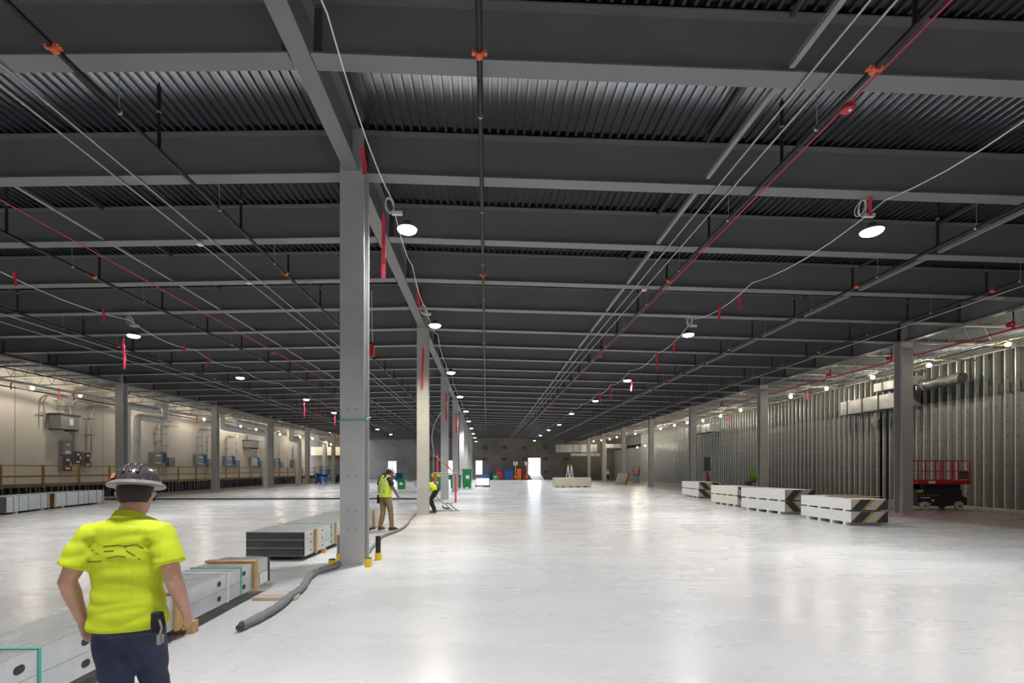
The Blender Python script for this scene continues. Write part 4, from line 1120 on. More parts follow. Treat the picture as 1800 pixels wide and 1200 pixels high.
# green cord tied round the nearest column
b = MB(); z = 2.52; q = [(-.225,-.205,z),(.225,-.205,z+.015),(.228,.205,z+.10),(-.228,.205,z+.02),(-.225,-.205,z-.01)]
b.tube([(ROW_C+x, 8.69+y, zz) for x,y,zz in q], .012, 6); b.tube([(ROW_C+.225,8.69-.205,z+.015),(ROW_C+.25,8.66-.205,z+.09),(ROW_C+.235,8.69-.205,z-.03)], .012, 6)
tag(b.build('tied_cord', M['strap'], None, True), 'green cord tied round the nearest column above head height', 'cord')

# ------------------------------------------------------------------ lifts
def scissor_lift(lab, loc, rz, deckm, basem, railm, label_m='lime', L=2.3, W=.81, deckz=1.08, rail=.95, letters=False):
    root = thing('scissor_lift', lab, 'scissor lift', loc, rz, 'scissor lifts')
    b = MB(); b.box(-L*.47,L*.36,-W*.42,W*.42,.17,.86); b.prism([(L*.36,.17),(L*.47,.20),(L*.47,.50),(L*.36,.62)], -W*.40, W*.40, 'y'); b.build('chassis', M[basem], root, bevel=.02)
    for x in (-L*.36, L*.28):
        for y in (-W*.46, W*.46):
            t = MB(); t.lathe([(.08,-.055),(.17,-.055),(.18,-.04),(.18,.04),(.17,.055),(.08,.055)], (x,y,.18), 20, 0, 'y'); o = t.build('wheel', M['tyre'], root, True)
            h = MB(); h.lathe([(.001,-.06),(.04,-.058),(.06,-.05),(.06,.05),(.04,.058),(.001,.06)], (x,y,.18), 12, 0, 'y'); h.build('hub', M['rubber'], o, True)
    s = MB()
    for k in range(3):
        z = .86+.065*k
        for y in (-W*.32, W*.32):
            s.bar((-L*.36,y,z+.02),(L*.36,y,z+.055),.05,.05); s.bar((-L*.36,y*.86,z+.055),(L*.36,y*.86,z+.02),.05,.05)
    s.build('scissor_arm', M['black'], root)
    b = MB(); b.box(-L*.50,L*.50,-W*.5,W*.5,deckz,deckz+.06); b.box(-L*.50,L*.50,-W*.5,-W*.5+.02,deckz-.02,deckz+.16); b.box(-L*.50,L*.50,W*.5-.02,W*.5,deckz-.02,deckz+.16)
    b.build('platform', M[deckm], root, bevel=.005)
    r = MB(); zt = deckz+rail
    for y in (-W*.47, W*.47):
        for z in (deckz+.52, zt): r.bar((-L*.49,y,z),(L*.49,y,z),.035,.035)
    for x in (-L*.49, L*.49):
        for z in (deckz+.52, zt): r.bar((x,-W*.47,z),(x,W*.47,z),.035,.035)
    r.build('guard_rail', M[railm], root)
    p = None
    for x in (-L*.49, -L*.02, L*.17, L*.27, L*.49):
        for y in (-W*.47, W*.47):
            if p is None:
                q = MB(); q.box(-.02,.02,-.02,.02,deckz+.06,zt); p = q.build('rail_post', M[railm], root); p.location = (x,y,0)
            else: link_copy(p, root, (x,y,0))
    b = MB(); b.box(L*.32,L*.47,-W*.46,-W*.34,deckz+.18,deckz+.55); b.build('control_box', M['darkgrey'], root, bevel=.01)
    y = -W*.42-.004
    b = MB(); b.box(-L*.47,-L*.37,y,y+.003,.74,.83); b.build('lime_label', M[label_m], root)
    b = MB()
    for k in range(6): b.box(-L*.44+k*.15,-L*.44+k*.15+.08,y,y+.003,.605,.625)
    b.build('hazard_dashes', M[label_m], root)
    b = MB(); b.box(-L*.42,-L*.24,y,y+.003,.50,.53); b.build('white_lettering_band', M['paperwhite'], root)
    b = MB(); b.box(-L*.46,-L*.22,y,y+.003,.25,.285); b.build('white_lettering_band', M['paperwhite'], root)
    b = MB(); b.lathe([(.001,-.004),(.05,-.004),(.05,0)], (-L*.19,y+.003,.40), 14, 0, 'y'); b.build('round_badge', M['paperwhite'], root)
    b = MB(); y2 = -W*.5-.003
    b.box(-L*.30,-L*.17,y2,y2+.002,deckz+.02,deckz+.12); b.build('white_label', M['paperwhite'], root)
    return root
scissor_lift('red-railed scissor lift with black chassis by the stud wall', (18.72,19.85,0), math.radians(2), 'red','black','red')
scissor_lift('small scissor lift with red rails near the far end of the stud wall', (19.2,61.6,0), math.radians(75), 'red','skyblue','red', 'paperwhite')
scissor_lift('blue scissor lift standing before the last tan wall column', (-18.95,56.2,0), math.radians(80), 'liftblue','liftblue','liftblue','paperwhite', L=1.9, W=.9)
scissor_lift('second blue scissor lift half hidden behind the nearest column', (-17.3,58.2,0), math.radians(80), 'liftblue','black','liftblue','paperwhite', L=1.9, W=.8)
scissor_lift('blue lift parked by the rear wall beside the green bin', (-.15,79.3,0), math.radians(90), 'liftblue','liftblue','liftblue','paperwhite', L=1.4, W=1.3, deckz=1.3, rail=1.1)

# ------------------------------------------------------------------ bins, crates, stands far down the floor
def tote(lab, loc, rz, w, d, h, m='green', wheels=True, lid=True):
    root = thing('plastic_bin', lab, 'bin', loc, rz, 'green plastic bins')
    b = MB(); t = .04
    b.rings([[(-w*.44,-d*.44,.10),(w*.44,-d*.44,.10),(w*.44,d*.44,.10),(-w*.44,d*.44,.10)],[(-w/2,-d/2,h),(w/2,-d/2,h),(w/2,d/2,h),(-w/2,d/2,h)],
             [(-w/2+t,-d/2+t,h),(w/2-t,-d/2+t,h),(w/2-t,d/2-t,h),(-w/2+t,d/2-t,h)],[(-w*.40,-d*.40,.16),(w*.40,-d*.40,.16),(w*.40,d*.40,.16),(-w*.40,d*.40,.16)]])
    b.build('tub', M[m], root, bevel=.015)
    b = MB(); b.box(-w/2-.03,w/2+.03,-d/2-.03,-d/2-.002,h-.09,h+.01); b.box(-w/2-.03,w/2+.03,d/2+.002,d/2+.03,h-.09,h+.01); b.build('rim', M[m], root)
    if wheels:
        for x in (-w*.36,w*.36):
            for y in (-d*.36,d*.36):
                q = MB(); q.lathe([(.02,-.025),(.055,-.025),(.055,.025),(.02,.025)],(x,y,.056),10,0,'y'); q.build('caster', M['rubber'], root, True)
    b = MB(); b.box(-w*.2,w*.2,-d/2-.034,-d/2-.031,h*.5,h*.68); b.build('label', M['paperwhite'], root)
    return root
tote('square green bin standing alone past the standing worker', (-6.72,38.6,0), 0, .62,.6,.93, wheels=False)
tote('dark green bin behind the third middle column, red and white tape above', (-4.25,40.6,0), 0, 1.3,1.0,1.0)
tote('bright green wheeled bin between the third and fourth middle columns', (-2.75,43.6,0), 0, .95,.9,1.15,'green')
tote('bright green wheeled bin showing right of the fourth middle column', (-1.72,43.2,0), math.radians(8), .75,.9,1.70,'green')
tote('small green bin at the rear wall beside the blue lift', (1.45,76.5,0), 0, .95,.8,.85)
for i, (x, y, h) in enumerate(((-1.85,52.5,.35),(-1.9,60.8,.32))):
    b = MB(); b.lathe([(.11,.001),(.06,h),(.001,h)], n=14); o = b.build('yellow_cone', M['yellow'], None, True); o.location = (x,y,0)
    tag(o, 'yellow bollard cap at the foot of a far middle column, %s one' % ('nearer','further')[i], 'bollard', 'yellow caps by the far columns')
def crate(lab, loc, rz, w, d, h, m, n=3):
    root = thing('tool_crate', lab, 'crate', loc, rz, 'crates at the rear wall')
    b = MB(); b.box(-w/2,w/2,-d/2,d/2,.08,h); b.build('body', M[m], root, bevel=.03)
    b = MB(); b.box(-w/2-.02,w/2+.02,-d/2-.02,d/2+.02,h+.002,h+.07); b.build('lid', M[m], root, bevel=.02)
    for k in range(n):
        x = -w/2+w*(k+.5)/n; q = MB(); q.box(x-w*.32/n,x+w*.32/n,-d/2-.012,-d/2-.001,.2,h-.15); q.build('panel', M[m], root, bevel=.01)
    for x in (-w*.4,w*.4):
        q = MB(); q.box(x-.06,x+.06,-d*.45,d*.45,.001,.079); q.build('foot', M['black'], root)
crate('blue crate at the rear wall left of the orange lamp stands', (3.65,79.0,0), 0, 1.35,1.0,1.55,'blue')
crate('orange crate between the two lamp stands at the rear wall', (5.35,79.4,0), 0, .75,1.0,1.75,'orangeplastic',2)
crate('maroon crate behind the further lamp stand at the rear wall', (6.4,79.6,0), 0, 1.0,1.0,1.75,'maroon',2)
root = thing('floor_machine', 'red machine with upright handle at the rear wall left of the blue crate', 'machine', (2.05,78.9,0))
b = MB(); b.prism([(-.55,.12),(.6,.12),(.6,1.1),(.2,1.45),(-.2,1.4),(-.5,.9)], -.4, .4, 'y'); b.build('body', M['red'], root, bevel=.04)
b = MB(); b.box(-.2,.35,-.2,.2,1.40,2.1); b.build('engine_cover', M['maroon'], root, bevel=.05)
for x in (-.4,.45):
    b = MB(); b.lathe([(.02,-.45),(.14,-.45),(.14,.45),(.02,.45)],(x,0,.141),14,0,'y'); b.build('wheel', M['rubber'], root, True)
b = MB(); b.cbox((-.6,-.45,.25),(.25,.3,.48)); b.build('white_tank', M['paperwhite'], root, bevel=.04)
root = thing('frame_stand', 'thin dark frame stand beside the small green bin at the rear wall', 'stand', (1.0,79.9,0))
for x in (-.55,.0):
    b = MB(); b.box(x-.03,x+.03,-.03,.03,0,1.3); b.build('post', M['black'], root)
b = MB(); b.box(-.6,.05,-.03,.03,1.3,1.36); b.build('top_bar', M['black'], root)
def lamp_stand(lab, loc, heads):
    root = thing('lamp_stand', lab, 'lamp stand', loc, 0, 'orange lamp stands')
    b = MB(); b.tube([(0,0,.3),(0,0,2.35)], .035, 8); b.build('mast', M['halide'], root, True)
    for k in range(3):
        a = 2*PI*k/3-PI/2; q = MB(); q.tube([(0,0,.95),(.62*math.cos(a),.62*math.sin(a),.03)], .03, 6); q.tube([(0,0,.35),(.36*math.cos(a),.36*math.sin(a),.41)], .02, 6); q.build('leg', M['orangeplastic'], root, True)
    b = MB(); b.cbox((0,0,.42),(.34,.3,.30)); b.build('ballast_box', M['orangeplastic'], root, bevel=.03)
    b = MB(); b.box(-.32,.32,-.03,.03,2.35,2.40); b.build('cross_bar', M['halide'], root)
    for x in (-.2,.2):
        b = MB(); b.box(x-.16,x+.16,-.14,.06,2.42,2.95); b.build('lamp_head', M['halide'], root, bevel=.03)
lamp_stand('orange tripod lamp stand with twin pale heads before the orange crate', (4.70,78.0,0), 2)
lamp_stand('orange tripod lamp stand with twin pale heads before the bright doorway', (6.55,78.0,0), 2)
# ramp up to the doorway
b = MB(); b.prism([(76.2,.001),(80.98,.001),(80.98,.80),(80.7,.80)], 7.2, 9.2, 'x'); tag(b.build('door_ramp', M['cream'], None), 'pale sloping ramp leading up to the bright doorway', 'ramp')
# embedded plates on the rear wall
i = 0
for z in (5.35, 3.45, 1.25):
    for x in (-9.0,-4.1,-.2,3.0,6.35,9.95,13.4):
        if z < 2 and x < 9: continue
        i += 1
        b = MB(); b.box(x-.42,x+.42,Y_BACK-.05,Y_BACK-.003,z-.25,z+.25); tag(b.build('wall_plate', M['darkgrey'], None, bevel=.008), 'dark square plate on the brown rear wall, %s counting from the top row' % nth(i), 'plate', 'plates on the rear wall')
# glossy panel cart lying in the aisle
root = thing('panel_cart', 'low cart with a tilted white panel standing in the open aisle', 'cart', (-.35,46.4,0))
b = MB(); b.prism([(-.6,.18),(-.56,.16),(.62,.80),(.58,.83)], -.62, .62, 'x'); b.build('panel', M['paperwhite'], root, bevel=.005)
b = MB(); b.box(-.70,.70,-.72,.72,.08,.14); b.build('base', M['rubber'], root)
for x in (-.66,.66):
    b = MB(); b.bar((x,-.6,.15),(x,.62,.85),.04,.04); b.bar((x,.62,.14),(x,.62,.85),.04,.04); b.build('side_frame', M['black'], root)
for x in (-.6,.6):
    for y in (-.6,.6):
        b = MB(); b.lathe([(.01,-.02),(.04,-.02),(.04,.02),(.01,.02)],(x,y,.04),8,0,'y'); b.build('caster', M['rubber'], root)
# metal tube stand behind the second column
root = thing('tube_stand', 'grey metal tube stand with tape tails behind the second middle column', 'stand', (-1.80,20.3,0))
b = MB()
b.tube([(-.45,0,1.52),(.62,0,1.50)], .028, 8); b.tube([(-.30,0,1.52),(-.32,0,.55)], .028, 8); b.tube([(.02,-.10,0.28),(.42,-.85,.03)], .028, 8); b.tube([(.20,-.1,.28),(.62,-.85,.03)], .028, 8)
b.tube([(-.32,0,.55),(.0,0,.25),(.40,0,.25)], .028, 8); b.tube([(-.42,0,2.55),(-.42,0,1.5)], .024, 8); b.tube([(-.42,0,2.3),(.42,0,1.55)], .022, 8); b.tube([(.50,0,1.5),(.50,0,.26)], .028, 8)
b.build('tube_frame', M['grey'], root, True)
b = MB(); b.box(-.30,.75,-.95,-.72,.003,.03); b.build('foot_plate', M['grey'], root)
b = MB(); b.bar((.05,0,2.0),(.38,0,1.58),.10,.05); b.build('orange_sleeve', M['orangeplastic'], root)
for x, z, l in ((-.36,1.49,.95),(.52,1.49,1.2)):
    b = MB(); b.box(x-.035,x+.035,-.04,-.034,z-l,z); b.build('tape_tail', M['tape'], root)
b = MB(); b.tube(smooth([(-.42,0,2.55),(-.48,0,3.0),(-.38,.1,3.6),(-.05,.2,4.2),(.3,.3,4.9)],5), .03, 8); b.build('hose', M['conduit'], root, True)
for i, (x, dz, l) in enumerate(((-4.55,1.35,'red and white tape curtain over the dark green bin'),)):
    tapestrip(-4.0, 39.9, 3.0, 1.7, l, w=.13, seed=77)
b = MB(); b.cbox((-4.2,40.5,1.18),(.75,.5,.34)); tag(b.build('yellow_case', M['yellow'], None, bevel=.05), 'yellow case resting on the dark green bin', 'case')
# odds and ends
b = MB(); b.cbox((-15.1,74,.55),(1.2,.9,1.1)); tag(b.build('black_tub', M['rubber'], None, bevel=.05), 'black tub standing far behind the standing worker', 'tub')
b = MB(); b.cbox((-13.3,74,.6),(1.0,.9,1.2)); tag(b.build('blue_tub', M['liftblue'], None, bevel=.05), 'blue tub standing beside the black tub at the rear', 'tub')
b = MB(); b.cbox((-22.0,60.5,.30),(1.5,.5,.6)); tag(b.build('cream_box', M['cream'], None, bevel=.02), 'low cream box on the floor beside the blue scissor lift', 'box')
b = MB(); b.cbox((-19.3,66,.32),(.9,.5,.62)); tag(b.build('cream_box', M['cream'], None, bevel=.02), 'low cream box on the floor behind a tan wall column', 'box')
# bagged lime cloth hanging on a stud near the second right column
b = MB(); b.ell([(0,0,.86,.10,.08),(0,0,1.0,.34,.18),(.04,0,1.3,.40,.2),(.0,0,1.6,.30,.18),(-.1,0,1.72,.12,.1)], 12); o = b.build('cloth_bag', M['limegreen'], None, True); o.location = (18.6,33.2,.0); tag(o, 'lime green sack propped on a cart behind the second board stack', 'sack')
root = thing('hand_cart', 'dark hand cart carrying the lime green sack', 'cart', (18.6,33.2,0))
b = MB(); b.box(-.5,.5,-.35,.35,.80,.85); b.build('deck', M['black'], root)
for x in (-.45,.45):
    b = MB(); b.box(x-.03,x+.03,-.3,.3,.0,.799); b.build('leg', M['black'], root)
b = MB(); b.bar((.5,0,.85),(.62,0,2.0),.04,.04); b.build('handle', M['black'], root)
# fire extinguisher stand by the third right column
root = thing('extinguisher_stand', 'red extinguisher on a dark stand by the third right column', 'extinguisher', (17.2,37.4,0))
b = MB(); b.box(-.2,.2,-.2,.2,.001,.06); b.box(-.03,.03,-.03,.03,.06,1.5); b.build('stand', M['black'], root)
b = MB(); b.lathe([(.05,.65),(.11,.7),(.11,1.15),(.04,1.27),(.03,1.33)], (0,-.16,0), 14); b.build('cylinder', M['red'], root, True)
b = MB(); b.cbox((0,-.02,2.1),(.5,.03,1.1)); b.build('notice_board', M['darkgrey'], root)
# light stand / propane-like post at far right corner
root = thing('stand_pipe', 'pale stand pipe with red lamp at the dark far right corner', 'pipe', (17.9,72.0,0))
b = MB(); b.tube([(0,0,0),(0,0,5.6)], .06, 8); b.build('pipe', M['offwhite'], root, True)
b = MB(); b.lathe([(.001,-.12),(.1,-.08),(.1,.08),(.001,.12)], (-.12,0,3.2), 12); b.build('red_lamp', M['red'], root, True)
# ------------------------------------------------------------------ people
from mathutils import noise as mnoise
def eloft(b, secs, n=20, p=2.0, mi=0):
    R = []
    for c, xa, ya, rx, ry in secs:
        c = Vector(c); ring = []
        for k in range(n):
            a = 2*PI*k/n; ca, sa = math.cos(a), math.sin(a)
            e = 2/p
            ring.append(c + Vector(xa)*rx*math.copysign(abs(ca)**e, ca) + Vector(ya)*ry*math.copysign(abs(sa)**e, sa))
        R.append(ring)
    b.rings(R, mi)
def voxel(b, name, m, vox, parent=None, it=4, wrinkle=0, wscale=(6,6,14)):
    o = b.build(name, m, None)
    r = o.modifiers.new('remesh', 'REMESH'); r.mode = 'VOXEL'; r.voxel_size = vox; r.use_smooth_shade = True
    s = o.modifiers.new('smooth', 'SMOOTH'); s.factor = .5; s.iterations = it
    bpy.context.view_layer.update()
    me = bpy.data.meshes.new_from_object(o.evaluated_get(bpy.context.evaluated_depsgraph_get()))
    me.name = name; old = o.data; o.modifiers.clear(); o.data = me; bpy.data.meshes.remove(old)
    for p in me.polygons: p.use_smooth = True
    if wrinkle:
        for v in me.vertices:
            q = Vector((v.co.x*wscale[0], v.co.y*wscale[1], v.co.z*wscale[2]))
            q = q + .6*Vector((mnoise.noise(q*.5), mnoise.noise(q*.5+Vector((9,3,1))), 0))
            v.co += v.normal*wrinkle*(abs(mnoise.noise(q))*2-.6)
    if parent is not None: o.parent = parent
    return o
V = Vector
def figure(name, label, loc, rz, J, look, cloth, s=1.0, vox=.014, group=None, hands=True):
    """J: joints in the figure's own frame (x right, y forward, z up). One continuous body; hair and clothing are its children."""
    J = {k: V(v)*s for k, v in J.items()}
    X = V((1,0,0)); Y = V((0,1,0)); Z = V((0,0,1))
    b = MB()
    pel, wai, che, nec, hed = J['pelvis'], J['waist'], J['chest'], J['neck'], J['head']
    sp = [pel-(wai-pel)*.55, pel, wai, che, nec.lerp(che,.28), nec]
    def axes(i):
        t = (sp[min(i+1,5)]-sp[max(i-1,0)]).normalized(); xa = (J['shoulder_r']-J['shoulder_l']).normalized() if i >= 3 else (J['hip_r']-J['hip_l']).normalized()
        xa = (xa - t*xa.dot(t)).normalized(); return xa, t.cross(xa).normalized()
    tor = [(.150,.105),(.165,.115),(.150,.108),(.172,.120),(.155,.095),(.06,.06)]
    def torso(bb, g, gw=0, start=0, end=6, extra_low=0):
        S = []
        for i in range(start, end):
            xa, ya = axes(i); rx, ry = tor[i]
            c = sp[i] - (V((0,0,extra_low)) if i == start else V((0,0,0)))
            fl = .012 if i == start and extra_low else 0
            S.append((c, xa, ya, (rx+g+gw+fl)*s, (ry+g+fl)*s))
        eloft(bb, S, 24, 2.3)
    torso(b, 0)
    f = look[0]; hu = look[1]                              # face direction and head-up direction
    f = V(f).normalized(); hu = (V(hu)-f*V(hu).dot(f)).normalized(); hr = f.cross(hu).normalized()
    b.tube([nec-(hed-nec)*.25, nec.lerp(hed,.35), hed-hu*.05*s], [.066*s,.058*s,.06*s], 14)
    hs = [(-.118,.030,.035,.045),(-.100,.050,.058,.030),(-.06,.064,.080,.012),(-.01,.072,.092,0),(.04,.077,.098,-.004),(.085,.066,.084,-.008),(.112,.040,.052,-.010),(.122,.012,.016,-.010)]
    eloft(b, [(hed+hu*z*s+f*dy*s, hr, f, rx*s, ry*s) for z, rx, ry, dy in hs], 20)
    b.tube([hed+f*.088*s+hu*.015*s, hed+f*.112*s-hu*.022*s, hed+f*.085*s-hu*.034*s], [.009*s,.015*s,.011*s], 8)     # nose
    b.tube([hed+f*.085*s-hu*.060*s-hr*.022*s, hed+f*.093*s-hu*.060*s, hed+f*.085*s-hu*.060*s+hr*.022*s], [.005*s,.008*s,.005*s], 8)   # lips
    for q in (-1,1):
        b.tube([hed+hr*q*.072*s+hu*.02*s-f*.01*s, hed+hr*q*.084*s-f*.018*s, hed+hr*q*.073*s-hu*.035*s-f*.008*s], [.010*s,.018*s,.009*s], 8)
    for d in 'lr':
        q = 1 if d == 'r' else -1
        sh, el, wr = J['shoulder_'+d], J['elbow_'+d], J['wrist_'+d]
        b.tube([sh, sh.lerp(el,.35), sh.lerp(el,.8), el, el.lerp(wr,.3), el.lerp(wr,.75), wr], [.060*s,.054*s,.045*s,.042*s,.043*s,.032*s,.027*s], 14)
        b.tube([nec.lerp(che,.35)-axes(4)[1]*.01*s, sh], [.06*s,.062*s], 12)
        # hand: palm, four fingers of unequal length curling, thumb leaving the side of the palm
        t = (wr-el).normalized(); n = V(J['palm_'+d]).normalized() if 'palm_'+d in J else (X*-q); n = (n-t*n.dot(t)).normalized(); w = t.cross(n).normalized()*q
        thumb = w if w.dot(Y) > 0 else -w
        eloft(b, [(wr-t*.01*s, thumb, n, .027*s,.021*s),(wr+t*.03*s, thumb, n, .036*s,.017*s),(wr+t*.085*s, thumb, n, .041*s,.014*s),(wr+t*.095*s, thumb, n,.034*s,.010*s)], 14)
        if hands:
            for k, (off, ln) in enumerate(((.031,.070),(.011,.080),(-.010,.074),(-.030,.058))):
                p0 = wr+t*.080*s+thumb*off*s; d1 = (t+n*.25+thumb*off*1.2).normalized(); d2 = (t*.8+n*.75).normalized(); d3 = (t*.35+n*.95).normalized()
                p1 = p0+d1*ln*.45*s; p2 = p1+d2*ln*.33*s; p3 = p2+d3*ln*.28*s
                b.tube([p0,p1,p2,p3], [.0095*s,.0088*s,.0080*s,.0062*s], 8)
            p0 = wr+t*.022*s+thumb*.026*s; b.tube([p0, p0+(thumb*.7+t*.6+n*.35)*.040*s, p0+(thumb*.7+t*.6+n*.35)*.040*s+(t*.9+n*.5+thumb*.1)*.034*s], [.013*s,.011*s,.008*s], 8)
        hp, kn, an = J['hip_'+d], J['knee_'+d], J['ankle_'+d]
        b.tube([hp, hp.lerp(kn,.4), hp.lerp(kn,.85), kn, kn.lerp(an,.3), kn.lerp(an,.75), an], [.090*s,.080*s,.060*s,.055*s,.056*s,.042*s,.036*s], 14)
        ft = V(J['toe_'+d])/s; ft.normalize()
        b.tube([an-ft*.03*s, an+ft*.06*s-Z*.03*s, an+ft*.15*s-Z*.05*s], [.038*s,.038*s,.028*s], 10)
    body = voxel(b, name, M[cloth.get('skin','skin')], vox*.62 if hands else vox, None, 2)
    body.location = loc; body.rotation_euler = (0,0,rz)
    tag(body, label, 'person', group)
    # trousers
    b = MB(); g = .014
    top = sp[2].lerp(sp[1], .35)
    xa, ya = axes(1)
    eloft(b, [(sp[0]-V((0,0,.03*s)), xa, ya, .165*s, .122*s),(sp[1], xa, ya, .166*s, .125*s),(top, xa, ya, .148*s,.108*s)], 24, 2.2)
    for d in 'lr':
        hp, kn, an = J['hip_'+d], J['knee_'+d], J['ankle_'+d]
        b.tube([hp+V((0,0,.05*s)), hp.lerp(kn,.25), hp.lerp(kn,.8), kn, kn.lerp(an,.4), an+V((0,0,.03*s)), an-V((0,0,.015*s))], [.105*s,.103*s,.080*s,.074*s,.072*s,.062*s,.060*s], 16)
    voxel(b, 'trousers', M[cloth['trousers']], vox, body, 3, .006*s, (7,7,9))
    for d in 'lr':
        an = J['ankle_'+d]; ft = V(J['toe_'+d]); ft.normalize(); sd = ft.cross(Z).normalized(); up = sd.cross(ft).normalized(); base = an - up*.085*s
        b = MB()
        eloft(b, [(base-ft*.085*s+up*.02*s, sd, up,.030*s,.028*s),(base-ft*.05*s+up*.05*s, sd, up,.042*s,.058*s),(base+up*.055*s, sd, up,.045*s,.062*s),(base+ft*.07*s+up*.035*s, sd, up,.048*s,.038*s),(base+ft*.15*s+up*.025*s, sd, up,.046*s,.028*s),(base+ft*.19*s+up*.02*s, sd, up,.025*s,.018*s)], 16, 2.6)
        b.tube([an-up*.02*s, an+up*.05*s], [.052*s,.055*s], 14)
        voxel(b, 'boot', M[cloth.get('boot','boot')], .010, body, 2)
    # shirt with short sleeves
    b = MB(); torso(b, .013, .006, 1, 6, cloth.get('hem', .03)*s)
    for d in 'lr':
        sh, el = J['shoulder_'+d], J['elbow_'+d]; e = sh.lerp(el, cloth.get('sleeve', .72))
        b.tube([nec.lerp(che,.40), sh, sh.lerp(e,.5), e], [.068*s,.076*s,.077*s,.080*s], 16)
    shirt = voxel(b, 'shirt', M[cloth['shirt']], vox, body, 4, cloth.get('wrinkle', .004)*s, (5,5,13))
    b = MB(); b.tube([nec-(hed-nec).normalized()*.035*s, nec+(hed-nec).normalized()*.012*s], [.085*s,.072*s], 18); b.build('collar', M[cloth['shirt']], body, True)
    if cloth.get('vest'):
        b = MB(); torso(b, .032, .006, 1, 5, .05*s)
        for q in (-1,1):
            sh = J['shoulder_r' if q > 0 else 'shoulder_l']
            b.tube([nec.lerp(che,.1)+axes(4)[0]*q*.05*s, nec.lerp(sh,.72)+Z*.012*s], [.082*s,.078*s], 14)
        vest = voxel(b, 'safety_vest', M['hivis'], vox, body, 4, .004*s, (5,5,11))
        for t in cloth.get('bands', (.18,)):
            c = sp[1].lerp(sp[2], t*2) if t < .5 else sp[2].lerp(sp[3], t*2-1)
            xa, ya = axes(2)
            b = MB()
            rx = .198*s; ry = .152*s; up = xa.cross(ya)
            R = []
            for dz, gx in ((-.028,0),(.028,0),(.028,-.012),(-.028,-.012)):
                R.append([c+up*dz*s + xa*(rx+gx)*math.cos(2*PI*k/28) + ya*(ry+gx)*math.sin(2*PI*k/28) for k in range(28)])
            b.rings(R, 0, False, True); b.build('reflective_band', M['reflect'], vest, True)
        for q in (-1,1):
            b = MB(); xa, ya = axes(3); pts = []
            for t in range(7):
                u = t/6; c = sp[2].lerp(nec, u*.92); x_, y_ = axes(2 if u < .4 else 4)
                rr = (.150+.018*math.sin(u*PI)-.05*max(0,u-.75))*s
                pts.append(c + x_*q*(.115-.02*u)*s - y_*rr*.97)
            for i in range(6): b.bar(pts[i], pts[i+1], .05*s, .012*s, up=(pts[i]-sp[3]))
            b.build('reflective_stripe', M['reflect'], vest, True)
    # hair and hard hat
    b = MB(); eloft(b, [(hed+hu*z*s-f*(.014+dy)*s, hr, f, rx*s, ry*s) for z, rx, ry, dy in ((-.055,.062,.068,.022),(-.02,.078,.088,.016),(.03,.083,.098,.006),(.08,.074,.09,.004),(.11,.05,.06,0))], 18)
    b.build('hair', M['hair'], body, True)
    for q in (-1,1):
        b = MB(); c = hed+f*.090*s+hr*q*.030*s+hu*.018*s; b.lathe([(.001,-.009*s),(.008*s,-.004*s),(.008*s,.004*s),(.001,.009*s)], c, 8); b.build('eye', M['hair'], body, True)
    b = MB(); hc = hed+hu*.055*s
    prof = [(.0,.112,.138),(.03,.110,.134),(.06,.098,.120),(.085,.075,.092),(.10,.042,.052),(.106,.006,.008)]
    eloft(b, [(hc+hu*z*s, hr, f, rx*s, ry*s) for z, rx, ry in prof], 28)
    for q in (-.03,0,.03):                                # crown ridges
        b.tube([hc+hu*(.02+.088*math.sin(PI*t/10))*s + f*(.128*math.cos(PI*t/10))*s + hr*q*s for t in range(1,10)], .010*s, 8)
    COLOR = M[cloth['hat']]
    h = b.build('hard_hat', COLOR, body, 60)
    b = MB(); br = cloth.get('brim', 'peak')
    if br == 'full':
        eloft(b, [(hc-hu*.022*s, hr, f, .132*s,.168*s),(hc-hu*.014*s, hr, f, .137*s,.172*s),(hc+hu*.006*s, hr, f,.114*s,.140*s)], 32)
    else:
        eloft(b, [(hc-hu*.016*s+f*.03*s, hr, f, .116*s,.165*s),(hc-hu*.010*s+f*.03*s, hr, f,.118*s,.168*s),(hc+hu*.006*s, hr, f,.112*s,.138*s)], 32)
    b.build('brim', M[cloth.get('brim_mat', cloth['hat'])], h, True)
    return body, h, shirt
def stand(**k):
    J = dict(pelvis=(0,0,.96), waist=(0,0,1.08), chest=(0,.01,1.28), neck=(0,-.01,1.475), head=(0,.02,1.615),
             shoulder_l=(-.185,-.01,1.40), shoulder_r=(.185,-.01,1.40), elbow_l=(-.265,-.03,1.12), elbow_r=(.265,-.03,1.12), wrist_l=(-.27,.08,.885), wrist_r=(.27,.08,.885),
             hip_l=(-.09,0,.92), hip_r=(.09,0,.92), knee_l=(-.10,.02,.50), knee_r=(.10,.02,.50), ankle_l=(-.11,-.02,.09), ankle_r=(.11,-.02,.09), toe_l=(-.25,1,0), toe_r=(.25,1,0))
    J.update(k); return J
